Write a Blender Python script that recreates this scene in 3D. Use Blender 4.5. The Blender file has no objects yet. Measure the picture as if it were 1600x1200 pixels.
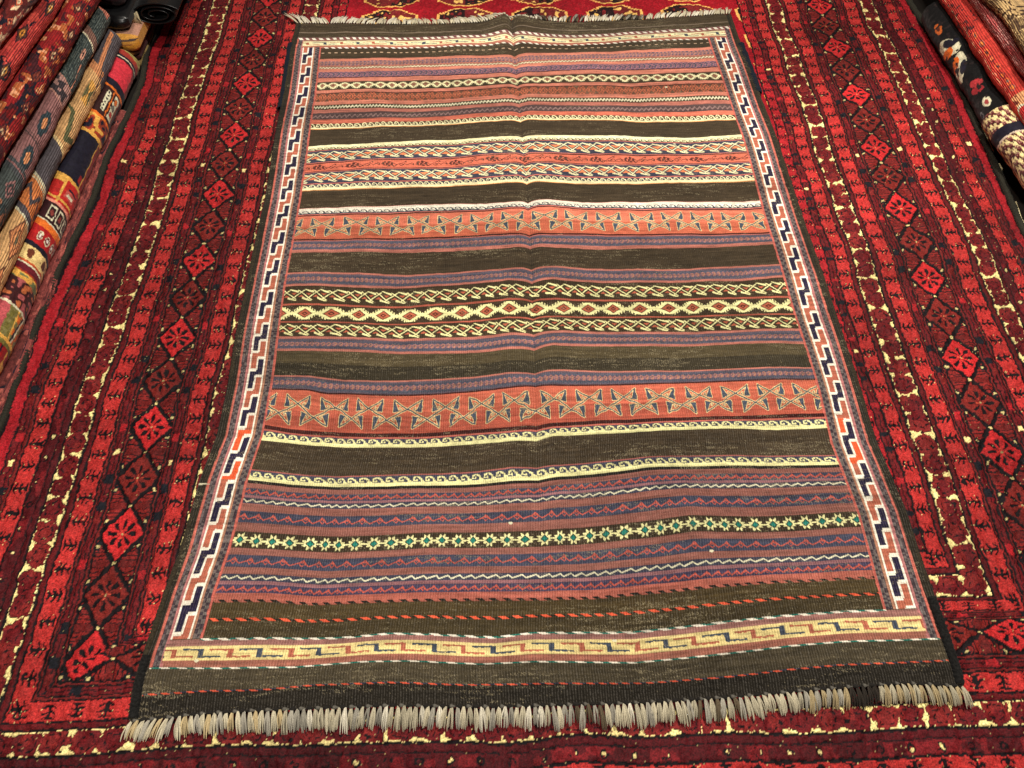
import bpy, math, random
import numpy as np
from mathutils import Matrix, Vector

random.seed(7)
rng = np.random.default_rng(11)
scene = bpy.context.scene
col = scene.collection

# ------------------------------------------------------------------ helpers
def lin(r, g, b):
    c = np.array([r, g, b], float)/255.0
    return np.where(c <= .04045, c/12.92, ((c+.055)/1.055)**2.4).astype(np.float32)

def tag(o, label=None, cat=None, group=None, kind=None):
    if label: o['label'] = label
    if cat: o['category'] = cat
    if group: o['group'] = group
    if kind: o['kind'] = kind
    return o

def empty(name, loc=(0, 0, 0)):
    o = bpy.data.objects.new(name, None)
    o.location = loc
    o.empty_display_size = .05
    col.objects.link(o)
    return o

def link(name, me, mat, parent=None):
    o = bpy.data.objects.new(name, me)
    if mat: me.materials.append(mat)
    col.objects.link(o)
    if parent is not None:
        o.parent = parent
        o.matrix_parent_inverse = Matrix.Translation(-Vector(parent.location))
    return o

def raw_mesh(name, V, Fc, colors=None, uv=None, smooth=True):
    """V (n,3), Fc (m,4) quads; colours per vertex, uv per vertex"""
    me = bpy.data.meshes.new(name)
    V = np.asarray(V, np.float32); Fc = np.asarray(Fc, np.int32)
    n, m, k = len(V), len(Fc), Fc.shape[1]
    me.vertices.add(n); me.vertices.foreach_set('co', V.ravel())
    me.loops.add(m*k); me.loops.foreach_set('vertex_index', Fc.ravel())
    me.polygons.add(m)
    me.polygons.foreach_set('loop_start', np.arange(0, m*k, k, dtype=np.int32))
    me.polygons.foreach_set('loop_total', np.full(m, k, np.int32))
    if smooth: me.polygons.foreach_set('use_smooth', np.ones(m, bool))
    if colors is not None:
        a = me.color_attributes.new('Col', 'FLOAT_COLOR', 'POINT')
        c4 = np.ones((n, 4), np.float32); c4[:, :3] = colors
        a.data.foreach_set('color', c4.ravel())
    if uv is not None:
        l = me.uv_layers.new(name='UVMap')
        l.data.foreach_set('uv', np.asarray(uv, np.float32)[Fc.ravel()].ravel())
    me.update(calc_edges=True)
    return me

def grid_faces(nr, nc, flip=False):
    i = np.arange(nr*nc, dtype=np.int32).reshape(nr, nc)
    a, b, c, d = i[:-1, :-1], i[:-1, 1:], i[1:, 1:], i[1:, :-1]
    q = np.stack([a, b, c, d] if flip else [a, d, c, b], -1)
    return q.reshape(-1, 4)

def noise2(ny, nx, cy, cx):
    """smooth random field 0..1, cell sizes cy, cx in samples"""
    gy, gx = max(2, int(ny/cy)+3), max(2, int(nx/cx)+3)
    g = rng.random((gy, gx)).astype(np.float32)
    y = np.linspace(0, gy-2.001, ny); x = np.linspace(0, gx-2.001, nx)
    y0 = y.astype(int); x0 = x.astype(int)
    fy = (y-y0)[:, None]; fx = (x-x0)[None, :]
    fy = fy*fy*(3-2*fy); fx = fx*fx*(3-2*fx)
    a = g[np.ix_(y0, x0)]; b = g[np.ix_(y0, x0+1)]; c = g[np.ix_(y0+1, x0)]; d = g[np.ix_(y0+1, x0+1)]
    return ((a*(1-fx)+b*fx)*(1-fy)+(c*(1-fx)+d*fx)*fy).astype(np.float32)

def bitmap(txt):
    rows = [r for r in txt.strip('\n').split('\n')]
    w = max(len(r) for r in rows)
    return np.array([[ord(ch) for ch in r.ljust(w, '.')] for r in rows], np.uint8)

def tile(bm, s, t):
    """sample an ascii motif: s in periods, t 0..1 top to bottom"""
    h, w = bm.shape
    i = np.clip((t*h).astype(int), 0, h-1); j = ((s % 1.0)*w).astype(int) % w
    return bm[i, j]

# ------------------------------------------------------------------ materials
def nodes(mat):
    mat.use_nodes = True
    nt = mat.node_tree
    return nt, nt.nodes, nt.links, nt.nodes['Principled BSDF']

def textile(name, rib=(0, 0), rib_strength=.3, rough=.85, sheen=.04, noise_scale=600, noise_strength=.3, color=None, spec=.12, vary=.25):
    m = bpy.data.materials.new(name)
    nt, N, L, P = nodes(m)
    P.inputs['Roughness'].default_value = rough
    P.inputs['Specular IOR Level'].default_value = spec
    P.inputs['Sheen Weight'].default_value = sheen
    P.inputs['Sheen Roughness'].default_value = .5
    tc = N.new('ShaderNodeTexCoord')
    if color is None:
        at = N.new('ShaderNodeAttribute'); at.attribute_name = 'Col'; csock = at.outputs['Color']
    else:
        rgb = N.new('ShaderNodeRGB'); rgb.outputs[0].default_value = (*[float(c) for c in color], 1); csock = rgb.outputs[0]
    nz = N.new('ShaderNodeTexNoise'); nz.inputs['Scale'].default_value = noise_scale; nz.inputs['Detail'].default_value = 3
    L.new(tc.outputs['Object'], nz.inputs['Vector'])
    mr = N.new('ShaderNodeMapRange')
    mr.inputs['From Min'].default_value = .3; mr.inputs['From Max'].default_value = .7
    mr.inputs['To Min'].default_value = 1-vary; mr.inputs['To Max'].default_value = 1+vary
    L.new(nz.outputs['Fac'], mr.inputs['Value'])
    mx = N.new('ShaderNodeVectorMath'); mx.operation = 'SCALE'
    L.new(csock, mx.inputs[0]); L.new(mr.outputs['Result'], mx.inputs['Scale'])
    L.new(mx.outputs['Vector'], P.inputs['Base Color'])
    h = nz.outputs['Fac']
    b1 = N.new('ShaderNodeBump'); b1.inputs['Strength'].default_value = noise_strength; b1.inputs['Distance'].default_value = .001
    L.new(h, b1.inputs['Height']); last = b1
    uvn = N.new('ShaderNodeUVMap'); uvn.uv_map = 'UVMap'
    for k, pitch in enumerate(rib):
        if pitch <= 0: continue
        wv = N.new('ShaderNodeTexWave'); wv.wave_type = 'BANDS'; wv.bands_direction = 'XY'[k]
        # wave period = 2*pi/(20*scale)
        wv.inputs['Scale'].default_value = 2*math.pi/(20*pitch)
        wv.inputs['Distortion'].default_value = .8; wv.inputs['Detail'].default_value = 1; wv.inputs['Detail Scale'].default_value = 1.2
        L.new(uvn.outputs['UV'], wv.inputs['Vector'])
        b = N.new('ShaderNodeBump'); b.inputs['Strength'].default_value = rib_strength; b.inputs['Distance'].default_value = .0012
        L.new(wv.outputs['Fac'], b.inputs['Height']); L.new(last.outputs['Normal'], b.inputs['Normal']); last = b
    L.new(last.outputs['Normal'], P.inputs['Normal'])
    return m

M_kilim = textile('flatweave_wool', spec=.08, rib=(.0040, .0016), rib_strength=.45, rough=.92, sheen=.04, noise_scale=700, noise_strength=.35, vary=.22)
M_pile = textile('pile_wool', rough=.7, sheen=.0, noise_scale=420, noise_strength=.8, spec=.16, vary=.5)
M_fold = textile('rug_back_wool', spec=.12, rib=(0, .0042), rib_strength=.9, rough=.75, sheen=.06, noise_scale=500, noise_strength=.4, vary=.25)
M_foldpile = textile('folded_pile_wool', rough=.6, sheen=.10, noise_scale=450, noise_strength=.7, spec=.10, vary=.35)
M_cord = textile('dark_cord', spec=.15, rough=.75, color=lin(40, 38, 30), noise_scale=350, noise_strength=1.0, vary=.5)
M_selv = textile('brown_selvedge_wool', rough=.9, color=lin(52, 45, 34), noise_scale=350, noise_strength=.8, vary=.5)
M_bind = textile('blue_black_binding', rough=.9, color=lin(22, 28, 38), noise_scale=300, noise_strength=.8, vary=.4)
M_fringe = textile('fringe_cotton', rough=.8, noise_scale=700, noise_strength=.5, vary=.25)

# ------------------------------------------------------------------ tubes
def tube_np(path, rad, ns=6, phase=0.0):
    """path (n,3), rad scalar or (n,), returns V, F"""
    path = np.asarray(path, float); n = len(path)
    rad = np.broadcast_to(np.asarray(rad, float), (n,))
    T = np.gradient(path, axis=0); T /= np.linalg.norm(T, axis=1)[:, None]+1e-12
    up = np.array([0, 0, 1.0]); A = np.cross(T, up); nr = np.linalg.norm(A, axis=1)
    A[nr < 1e-4] = [1, 0, 0]; A /= np.linalg.norm(A, axis=1)[:, None]
    B = np.cross(A, T)
    th = np.linspace(0, 2*math.pi, ns, endpoint=False)+phase
    V = path[:, None, :]+rad[:, None, None]*(np.cos(th)[None, :, None]*A[:, None, :]+np.sin(th)[None, :, None]*B[:, None, :])
    V = V.reshape(-1, 3)
    F = []
    i = np.arange(n*ns).reshape(n, ns)
    a = i[:-1]; b = np.roll(a, -1, 1); d = i[1:]; c = np.roll(d, -1, 1)
    return V, np.stack([a, b, c, d], -1).reshape(-1, 4)

class Pack:
    def __init__(s): s.V = []; s.F = []; s.C = []; s.n = 0
    def add(s, V, F, c=None):
        s.V.append(V); s.F.append(F+s.n); s.n += len(V)
        if c is not None: s.C.append(np.broadcast_to(c, (len(V), 3)))
    def build(s, name, mat, parent=None):
        V = np.concatenate(s.V); F = np.concatenate(s.F)
        C = np.concatenate(s.C) if s.C else None
        return link(name, raw_mesh(name, V, F, C), mat, parent)

# ================================================================== KILIM
KW = 1.2
M_cordsheen = textile('black_cloth', rough=.32, color=lin(9, 9, 11), noise_scale=120, noise_strength=.3, vary=.3, spec=.5)
M_selv2 = textile('black_overcast_wool', rough=.9, color=lin(26, 25, 24), noise_scale=350, noise_strength=.9, vary=.6)
CREASE_X = [-0.0033, -0.0008, 0.0033, 0.0068, 0.0077, 0.0033, -0.0001, -0.01]

def kilim_height(x, y):
    """height of the flatweave above the carpet: long crease with a ridge each side, plus soft waves"""
    xc = np.interp(y, [-.9, -.45, -.3, -.05, .2, .35, .5, .88], CREASE_X)
    A = np.interp(y, [-.9, -.6, -.45, -.3, 0, .3, .5, .75, .88], [0, .002, .004, .007, .010, .010, .007, .010, .022])
    dx = np.abs(x - xc)
    h = A*(np.exp(-(dx/.06)**2) - .85*np.exp(-dx/.011))
    h = h + .0035*(1+np.sin(7.1*x+2.3*y+1.0)*np.cos(5.3*y-2.1*x+.4))
    h = h + .0028*(1+np.sin(19*x-7*y)*np.sin(15*y+4*x+1.3)) + .0011*np.sin(43*x+9*y+np.sin(11*y))*np.sin(8*y-13*x)
    return h + .006

FEATURES = [  # weft lines of the weave: (x, y) in metres along each
[(-0.5973,0.8698),(-0.4966,0.8631),(-0.3553,0.8478),(-0.2161,0.8419),(-0.0594,0.8536),(-0.0242,0.8643),(-0.0108,0.8476),(0.0188,0.8509),(0.0972,0.8454),(0.3421,0.8467),(0.4851,0.8609),(0.5964,0.8706)],
[(-0.5876,0.7970),(-0.4877,0.7855),(-0.3511,0.7837),(-0.2144,0.7808),(-0.0604,0.7874),(-0.0260,0.7891),(-0.0058,0.7813),(0.0164,0.7815),(0.0934,0.7781),(0.3333,0.7794),(0.4741,0.7943),(0.5781,0.8093)],
[(-0.5264,0.7486),(-0.4833,0.7450),(-0.3487,0.7448),(-0.2133,0.7410),(-0.0610,0.7433),(-0.0271,0.7454),(-0.0053,0.7394),(0.0152,0.7442),(0.0911,0.7381),(0.3283,0.7401),(0.4674,0.7532),(0.5150,0.7589)],
[(-0.5287,0.6985),(-0.4781,0.6955),(-0.3457,0.6999),(-0.2120,0.6963),(-0.0617,0.6968),(-0.0017,0.6924),(0.0254,0.7012),(0.0890,0.7016),(0.3234,0.7009),(0.4611,0.7145),(0.5168,0.7208)],
[(-0.5187,0.5857),(-0.4657,0.5798),(-0.3369,0.5777),(-0.2087,0.5827),(-0.0632,0.5905),(-0.0227,0.5866),(-0.0018,0.5817),(0.0258,0.5866),(0.0826,0.5880),(0.3097,0.5860),(0.4384,0.5822),(0.5005,0.5884)],
[(-0.5016,0.4073),(-0.4472,0.4091),(-0.3256,0.4140),(-0.2039,0.4211),(-0.0653,0.4260),(-0.0191,0.4256),(0.0009,0.4242),(0.0242,0.4294),(0.0739,0.4325),(0.1660,0.4251),(0.2876,0.4100),(0.4117,0.4115),(0.5094,0.4143)],
[(-0.4975,0.3482),(-0.4415,0.3539),(-0.3212,0.3534),(-0.2022,0.3653),(-0.0661,0.3704),(-0.0208,0.3666),(0.0035,0.3669),(0.0277,0.3701),(0.0707,0.3759),(0.1609,0.3669),(0.2814,0.3590),(0.4031,0.3563),(0.5092,0.3591)],
[(-0.4932,0.2692),(-0.3749,0.2807),(-0.2578,0.2793),(-0.0819,0.2957),(-0.0230,0.2862),(0.0033,0.2824),(0.0269,0.2860),(0.0656,0.2907),(0.1539,0.2834),(0.2719,0.2803),(0.3907,0.2808),(0.5113,0.2796)],
[(-0.4915,0.1931),(-0.3682,0.2015),(-0.2541,0.2017),(-0.1401,0.2082),(-0.0682,0.2070),(-0.0254,0.2008),(0.0060,0.1987),(0.0289,0.2023),(0.0606,0.2051),(0.1472,0.2040),(0.2614,0.1978),(0.3772,0.1997),(0.5084,0.2037)],
[(-0.4876,0.1397),(-0.3640,0.1488),(-0.2513,0.1462),(-0.1393,0.1490),(-0.0691,0.1461),(-0.0270,0.1410),(0.0079,0.1403),(0.0319,0.1463),(0.0575,0.1500),(0.1420,0.1449),(0.2540,0.1397),(0.3676,0.1407),(0.5148,0.1434)],
[(-0.4905,0.1174),(-0.3620,0.1255),(-0.2500,0.1201),(-0.1390,0.1217),(-0.0694,0.1250),(-0.0276,0.1220),(0.0085,0.1192),(0.0336,0.1243),(0.0562,0.1274),(0.1400,0.1221),(0.2505,0.1126),(0.3636,0.1163),(0.5122,0.1177)],
[(-0.4903,0.0498),(-0.3553,0.0499),(-0.2464,0.0446),(-0.1382,0.0474),(-0.0704,0.0538),(-0.0297,0.0477),(0.0067,0.0411),(0.0308,0.0410),(0.0511,0.0413),(0.1329,0.0436),(0.2417,0.0409),(0.3515,0.0428),(0.5064,0.0424)],
[(-0.4853,0.0131),(-0.3520,0.0128),(-0.2447,0.0057),(-0.1379,0.0078),(-0.0709,0.0104),(-0.0241,0.0073),(0.0064,0.0027),(0.0329,0.0027),(0.0489,0.0021),(0.1288,-0.0022),(0.2372,0.0034),(0.3442,0.0004),(0.5082,0.0081)],
[(-0.4867,-0.0426),(-0.3473,-0.0444),(-0.2421,-0.0541),(-0.1373,-0.0504),(-0.0717,-0.0487),(-0.0259,-0.0504),(0.0066,-0.0552),(0.0302,-0.0511),(0.0592,-0.0478),(0.1243,-0.0555),(0.2302,-0.0533),(0.3342,-0.0587),(0.5094,-0.0472)],
[(-0.4868,-0.0787),(-0.3700,-0.0809),(-0.2405,-0.0876),(-0.1110,-0.0841),(-0.0384,-0.0811),(0.0051,-0.0921),(0.0310,-0.0863),(0.0493,-0.0829),(0.1471,-0.0921),(0.2254,-0.0904),(0.3285,-0.0936),(0.4328,-0.0933),(0.5071,-0.0814)],
[(-0.4840,-0.1466),(-0.4108,-0.1490),(-0.3636,-0.1495),(-0.2370,-0.1585),(-0.1109,-0.1573),(-0.0428,-0.1510),(0.0049,-0.1570),(0.0299,-0.1564),(0.0591,-0.1544),(0.1157,-0.1571),(0.2163,-0.1601),(0.3184,-0.1577),(0.4569,-0.1569),(0.5063,-0.1561)],
[(-0.4859,-0.2061),(-0.3573,-0.2114),(-0.2339,-0.2201),(-0.1109,-0.2220),(-0.0419,-0.2147),(0.0046,-0.2204),(0.0268,-0.2166),(0.0616,-0.2128),(0.1348,-0.2199),(0.2583,-0.2214),(0.4075,-0.2196),(0.5076,-0.2200)],
[(-0.4877,-0.2360),(-0.3538,-0.2437),(-0.2324,-0.2517),(-0.1108,-0.2555),(-0.0428,-0.2494),(0.0031,-0.2548),(0.0288,-0.2477),(0.0398,-0.2454),(0.1320,-0.2500),(0.2542,-0.2512),(0.4016,-0.2488),(0.5061,-0.2542)],
[(-0.4897,-0.2924),(-0.4148,-0.2978),(-0.3469,-0.3109),(-0.2296,-0.3107),(-0.1108,-0.3097),(-0.0442,-0.3030),(0.0007,-0.3086),(0.0258,-0.3027),(0.0557,-0.3006),(0.1269,-0.3050),(0.2465,-0.3060),(0.3903,-0.3047),(0.5052,-0.3096)],
[(-0.4891,-0.3244),(-0.4156,-0.3290),(-0.3779,-0.3398),(-0.3439,-0.3411),(-0.2280,-0.3443),(-0.1107,-0.3432),(-0.0451,-0.3382),(0.0041,-0.3369),(0.0345,-0.3360),(0.1242,-0.3356),(0.2424,-0.3342),(0.3846,-0.3330),(0.5080,-0.3366)],
[(-0.4953,-0.4029),(-0.4366,-0.4150),(-0.3359,-0.4264),(-0.2233,-0.4305),(-0.1105,-0.4283),(-0.0474,-0.4259),(0.0024,-0.4233),(0.0299,-0.4176),(0.1172,-0.4118),(0.2311,-0.4119),(0.3691,-0.4111),(0.5031,-0.4121)],
[(-0.4952,-0.4307),(-0.4336,-0.4378),(-0.3335,-0.4508),(-0.2220,-0.4542),(-0.1105,-0.4524),(-0.0480,-0.4486),(-0.0010,-0.4491),(0.0287,-0.4386),(0.1149,-0.4352),(0.2281,-0.4328),(0.3650,-0.4318),(0.4272,-0.4375),(0.5056,-0.4377)],
[(-0.4970,-0.4874),(-0.4222,-0.4972),(-0.3387,-0.5069),(-0.2569,-0.5076),(-0.1760,-0.5059),(-0.1106,-0.5046),(-0.0449,-0.4985),(-0.0035,-0.5012),(0.0208,-0.4970),(0.1096,-0.4903),(0.1910,-0.4833),(0.3489,-0.4845),(0.5079,-0.4917)],
[(-0.4993,-0.5065),(-0.4192,-0.5179),(-0.3365,-0.5268),(-0.2554,-0.5292),(-0.1753,-0.5280),(-0.1106,-0.5281),(-0.0456,-0.5241),(-0.0046,-0.5256),(0.0304,-0.5190),(0.1074,-0.5130),(0.1883,-0.5040),(0.3451,-0.5039),(0.5073,-0.5101)],
[(-0.4887,-0.6153),(-0.4040,-0.6234),(-0.3260,-0.6299),(-0.2492,-0.6283),(-0.1722,-0.6259),(-0.0949,-0.6290),(-0.0332,-0.6303),(-0.0023,-0.6302),(0.0535,-0.6284),(0.0967,-0.6237),(0.1659,-0.6162),(0.2475,-0.6074),(0.3563,-0.6142),(0.4422,-0.6129),(0.5001,-0.6104)],
[(-0.5200,-0.7130),(-0.4293,-0.7139),(-0.3551,-0.7209),(-0.2428,-0.7215),(-0.1298,-0.7231),(-0.0020,-0.7251),(0.0780,-0.7250),(0.1603,-0.7188),(0.2618,-0.7121),(0.3439,-0.7091),(0.4677,-0.7053),(0.5208,-0.7052)],
[(-0.5230,-0.7696),(-0.4207,-0.7705),(-0.3116,-0.7742),(-0.2394,-0.7708),(-0.1675,-0.7740),(-0.0777,-0.7806),(-0.0238,-0.7752),(0.1316,-0.7790),(0.2124,-0.7720),(0.2922,-0.7650),(0.3720,-0.7600),(0.4539,-0.7555),(0.5209,-0.7565)],
[(-0.5848,-0.8082),(-0.4849,-0.8118),(-0.3785,-0.8137),(-0.2728,-0.8097),(-0.2019,-0.8114),(-0.0961,-0.8182),(-0.0256,-0.8164),(0.1261,-0.8231),(0.2435,-0.8146),(0.3610,-0.8053),(0.4407,-0.8007),(0.5758,-0.8019)],
[(-0.5962,-0.8456),(-0.5846,-0.8450),(-0.4978,-0.8426),(-0.4216,-0.8445),(-0.3477,-0.8396),(-0.2341,-0.8398),(-0.1213,-0.8462),(-0.0084,-0.8475),(0.1347,-0.8516),(0.2540,-0.8456),(0.3426,-0.8392),(0.4315,-0.8340),(0.5917,-0.8327)],
[(-0.5998,-0.8781),(-0.4919,-0.8710),(-0.3803,-0.8696),(-0.2323,-0.8692),(-0.0837,-0.8750),(-0.0098,-0.8751),(0.1179,-0.8759),(0.2276,-0.8723),(0.3359,-0.8677),(0.4225,-0.8636),(0.5121,-0.8600),(0.5968,-0.8670)]]
EDGE_L = [(-0.5970,0.8669),(-0.5975,0.7581),(-0.5860,0.5445),(-0.5807,0.3910),(-0.5714,0.1756),(-0.5723,-0.0439),(-0.5683,-0.2103),(-0.5626,-0.3131),(-0.5602,-0.4226),(-0.5734,-0.5076),(-0.5823,-0.6357),(-0.5917,-0.6978),(-0.5960,-0.7426),(-0.6018,-0.7862),(-0.6049,-0.8281),(-0.6008,-0.8777)]
EDGE_R = [(0.5959,0.8676),(0.5969,0.7134),(0.6006,0.5100),(0.6035,0.3586),(0.6020,0.1848),(0.5998,0.0631),(0.6018,-0.0818),(0.5984,-0.1995),(0.5980,-0.2901),(0.5971,-0.3607),(0.5908,-0.4688),(0.5961,-0.5427),(0.6014,-0.5995),(0.6006,-0.6540),(0.5996,-0.7065),(0.5984,-0.7566),(0.5990,-0.8039),(0.5995,-0.8488),(0.5974,-0.8678)]

def smooth1(a, n):
    if n < 2: return a
    k = np.hanning(n+2)[1:-1]; k /= k.sum()
    p = np.pad(a, (n, n), mode='edge')
    return np.convolve(p, k, 'same')[n:-n]

EL = np.array(EDGE_L)[::-1]; ER = np.array(EDGE_R)[::-1]
def xl(y): return np.interp(y, EL[:, 1], EL[:, 0])
def xr(y): return np.interp(y, ER[:, 1], ER[:, 0])

NU, NV = 1300, 1560
uu = np.linspace(0, 1, NU)
LY = []
for f in FEATURES:
    f = np.array(f)
    u = (f[:, 0]-xl(f[:, 1]))/(xr(f[:, 1])-xl(f[:, 1]))
    LY.append(smooth1(np.interp(uu, u, f[:, 1]), 21))
LY = np.array(LY)                         # (K, NU) y of each weft line
VK = LY.mean(1)                           # level of each weft line in the cloth
DY = LY-VK[:, None]
v = np.linspace(VK[0], VK[-1], NV)
qk = np.interp(-v, -VK, np.arange(len(VK)))          # weft-line index of every row
DYv = np.empty((NV, NU), np.float32)
k0 = np.clip(qk.astype(int), 0, len(VK)-2); fr = (qk-k0)[:, None]
DYv[:] = DY[k0]*(1-fr)+DY[k0+1]*fr
Yw = v[:, None]+DYv
XL = xl(Yw); XR = xr(Yw)
wob = (noise2(NV, NU, 60, 400)-.5)*.003
Xw = XL+(XR-XL)*uu[None, :]+wob*np.sin(np.pi*uu)[None, :]

# ---- colours of the wool
BRN = lin(64, 53, 39); BLK = lin(32, 29, 26); OLV = lin(76, 66, 46)
SAL = lin(198, 122, 102); SAL2 = lin(176, 108, 94); RBR = lin(138, 88, 78); PNK = lin(196, 112, 100)
IVO = lin(236, 226, 178); YIV = lin(230, 224, 162); WHT = lin(242, 234, 214)
NAV = lin(66, 68, 86); SLT = lin(66, 74, 88); PUR = lin(92, 82, 94); MAU = lin(158, 108, 112); TAN = lin(170, 120, 95)
TEAL = lin(36, 120, 105); RED = lin(196, 92, 76); ORG = lin(222, 92, 48); CREAM = lin(214, 208, 176); DKR = lin(60, 26, 24)
TER = lin(178, 100, 78); NVY = lin(40, 34, 58)

img = np.empty((NV, NU, 3), np.float32); img[:] = BRN
S = (uu*KW)[None, :]                      # metres across the cloth

def rows(a, b):
    i = np.where((qk >= a) & (qk < b))[0]
    if len(i) == 0: return None, None
    return slice(i[0], i[-1]+1), ((qk[i]-a)/(b-a))[:, None]

def fill(a, b, c, jag=0.0):
    sl, t = rows(a, b)
    if sl is None: return
    img[sl] = c

def paint(a, b, fn, lim=0.0):
    """fn(S, T) -> list of (mask, colour)"""
    sl, t = rows(a, b)
    if sl is None: return
    s = np.broadcast_to(S, (t.shape[0], NU)); tt = np.broadcast_to(t, s.shape)
    # small jitter makes the hand-woven motifs uneven
    js = s+JIT[sl]*.9
    tj = np.clip(tt+(JIT2[sl])*.06, 0, .999)
    sub = img[sl]
    for m, c in fn(js, tj):
        if lim: m = m & (np.minimum(uu, 1-uu)[None, :] > lim)
        sub[m] = c
    img[sl] = sub

JIT = (noise2(NV, NU, 7, 16)-.5)*.0022+(noise2(NV, NU, 300, 60)-.5)*.012
JIT2 = (noise2(NV, NU, 400, 12)-.5)

CURL = bitmap('''
..###...
.##.##..
.#...##.
.#.#..#.
.###..##
#.....##
########
########''')
def curls(per, fg, flip=False):
    def f(s, t):
        tt = 1-t if flip else t
        return [(tile(CURL, s/per, tt) == 35, fg)]
    return f

def zig(per, fg, amp=.28, th=.16, extra=None):
    def f(s, t):
        ph = (s/per) % 1.0
        y = .5+amp*(np.abs(ph-.6)/.6*2-1)*np.where(ph < .6, 1, -1)*1.0
        th_ = th*.8
        y = .5+.75*amp*np.where(ph < .7, 1-2*ph/.7, -1+2*(ph-.7)/.3)
        return [(np.abs(t-y) < th, fg)]
    return f

def redcurl(per, fg, th=.052):
    def f(s, t):
        ph = (s/per) % 1.0
        # running line rising, with a small open lozenge hook at each crest
        y = .52+.21*np.where(ph < .62, 1-2*ph/.62, -1+2*(ph-.62)/.38)
        m = np.abs(t-y) < th*1.15
        n = np.abs(ph-.62)/.20+np.abs(t-.46)/.30
        m |= (np.abs(n-1) < .17)
        m |= n < .2
        return [(m, fg)]
    return f

def lattice(per, line, core, bg=None):
    def f(s, t):
        out = []
        k = 1.25
        p1 = ((s/per)-(1-t)*k) % 1.0           # rising threads
        p2 = ((s/per)+(1-t)*k+.5-k) % 1.0      # falling threads
        w = .054
        inside = (t > .14) & (t < .86)
        m = ((p1 < w) | (p1 > 1-w) | (p2 < w) | (p2 > 1-w)) & inside
        # solid hooks where the threads turn back at top and bottom
        hs = ((s/per)-.86*k+.0) % 1.0
        top = (t > .06) & (t < .34) & (hs > .0) & (hs < .62) & ((t-.06)/.28 < (.12+hs/.62)) & ((t-.06)/.28 > (hs/.62)*.62-.1)
        hb = (-(s/per)-.14*k-.5+k) % 1.0
        tb = 1-t
        bot = (tb > .06) & (tb < .34) & (hb < .62) & ((tb-.06)/.28 < (.12+hb/.62)) & ((tb-.06)/.28 > (hb/.62)*.62-.1)
        n = np.minimum(np.minimum(p1, 1-p1), 1.0)
        cc = (np.abs(p1-.5) < .26) & (np.abs(p2-.5) < .26) & (t > .34) & (t < .66)
        out.append((cc, core)); out.append((m | top | bot, line))
        return out
    return f

def lozenges(per, outer, core, ring, serr=5):
    def f(s, t):
        a = np.abs(((s/per) % 1.0)-.5)*2; b = np.abs(t-.5)*2
        n = a*.98+b*.86
        sw = ((s/per*serr*2) % 1.0); sw = np.abs(sw-.5)*2
        lim = .98+.24*(sw > .5)
        m0 = (n < lim) & (b < .92) | ((a > .86) & (b < .22))
        return [(m0, outer), (n < .60, ring), (n < .50, core), (n < .24, ring), (n < .12, core)]
    return f

def stars(per, outer, core, ring):
    def f(s, t):
        a = (((s/per) % 1.0)-.5)*2/.84; b = (t-.5)*2/.92
        r = np.sqrt(a*a+b*b); th = np.arctan2(b, a)
        R = .66+.36*np.abs(np.cos(4*(th+math.pi/8)))**1.0*np.where(np.abs(np.cos(4*(th+math.pi/8))) > .3, 1, .2)
        R = .52+.54*(np.abs(((th+math.pi/8)/(math.pi/4)) % 1.0-.5)*2)
        n = np.abs(a)+np.abs(b)
        return [((r < R) | (np.abs(b) < .12), outer), (n < .60, ring), (n < .44, core)]
    return f

def seg(px, py, x0, y0, x1, y1):
    dx, dy = x1-x0, y1-y0
    k = np.clip(((px-x0)*dx+(py-y0)*dy)/(dx*dx+dy*dy), 0, 1)
    return np.hypot(px-x0-k*dx, py-y0-k*dy)

def gulband(per, asp):
    """two offset rows of hooked bow ties joined by a running line"""
    n = 220
    px, py = np.meshgrid((np.arange(n)+.5)/n, (np.arange(n)+.5)/n*asp)
    D = np.full((n, n), 9.0)
    def add(d, w): 
        nonlocal D
        D = np.minimum(D, d-w)
    for cx, cy, sg in ((0, .32, 1), (1, .32, 1), (.5, .65, -1), (-.5, .65, -1), (1.5, .65, -1)):
        for sx in (-1, 1):
            yy = lambda q: (cy+sg*(q-.32))*asp
            ex = cx+sx*.345
            add(seg(px, py, cx, yy(.32), ex, yy(.08)), .016)
            # wedge: outer vertical thick bar hanging from the arm tip
            for k in np.linspace(0, 1, 7):
                add(seg(px, py, ex, yy(.10), ex-sx*.12*k, yy(.42-.03*k)), .013)
            # inward hook
            add(seg(px, py, ex-sx*.12, yy(.39), ex-sx*.20, yy(.33)), .009)
            add(seg(px, py, ex-sx*.19, yy(.33), ex-sx*.155, yy(.285)), .007)
    for a in (-1, 0, 1):
        add(seg(px, py, a, .32*asp, a+.5, .65*asp), .016)
        add(seg(px, py, a+.5, .65*asp, a+1, .32*asp), .016)
    code = np.zeros((n, n), np.uint8)
    code[D < .016] = 1
    code[D < 0] = 2
    def f(s, t):
        c = tile(code, s/per, t)
        # warm tan filling between arm and hook
        ph = (s/per) % 1.0
        return [(c == 1, lin(222, 196, 140)), (c == 2, SLT)]
    return f

def speck(per, cols, dens=.5):
    h = 9; w = 28
    pat = rng.random((h, w))
    def f(s, t):
        v_ = pat[np.clip((t*h).astype(int), 0, h-1), ((s/per % 1.0)*w).astype(int) % w]
        return [(v_ < dens*.5, cols[0]), ((v_ >= dens*.5) & (v_ < dens), cols[1])]
    return f

BRAID = bitmap('''
..##....##..
.#oo#..#oo#.
#o..o##o..o#
.##oo..##oo.
#..o##o..o##
.#oo#..#oo#.
..##....##..''')
def braid(per, c1, c2):
    return lambda s, t: [(tile(BRAID, s/per, t) == 35, c1), (tile(BRAID, s/per, t) == 111, c2)]

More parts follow.
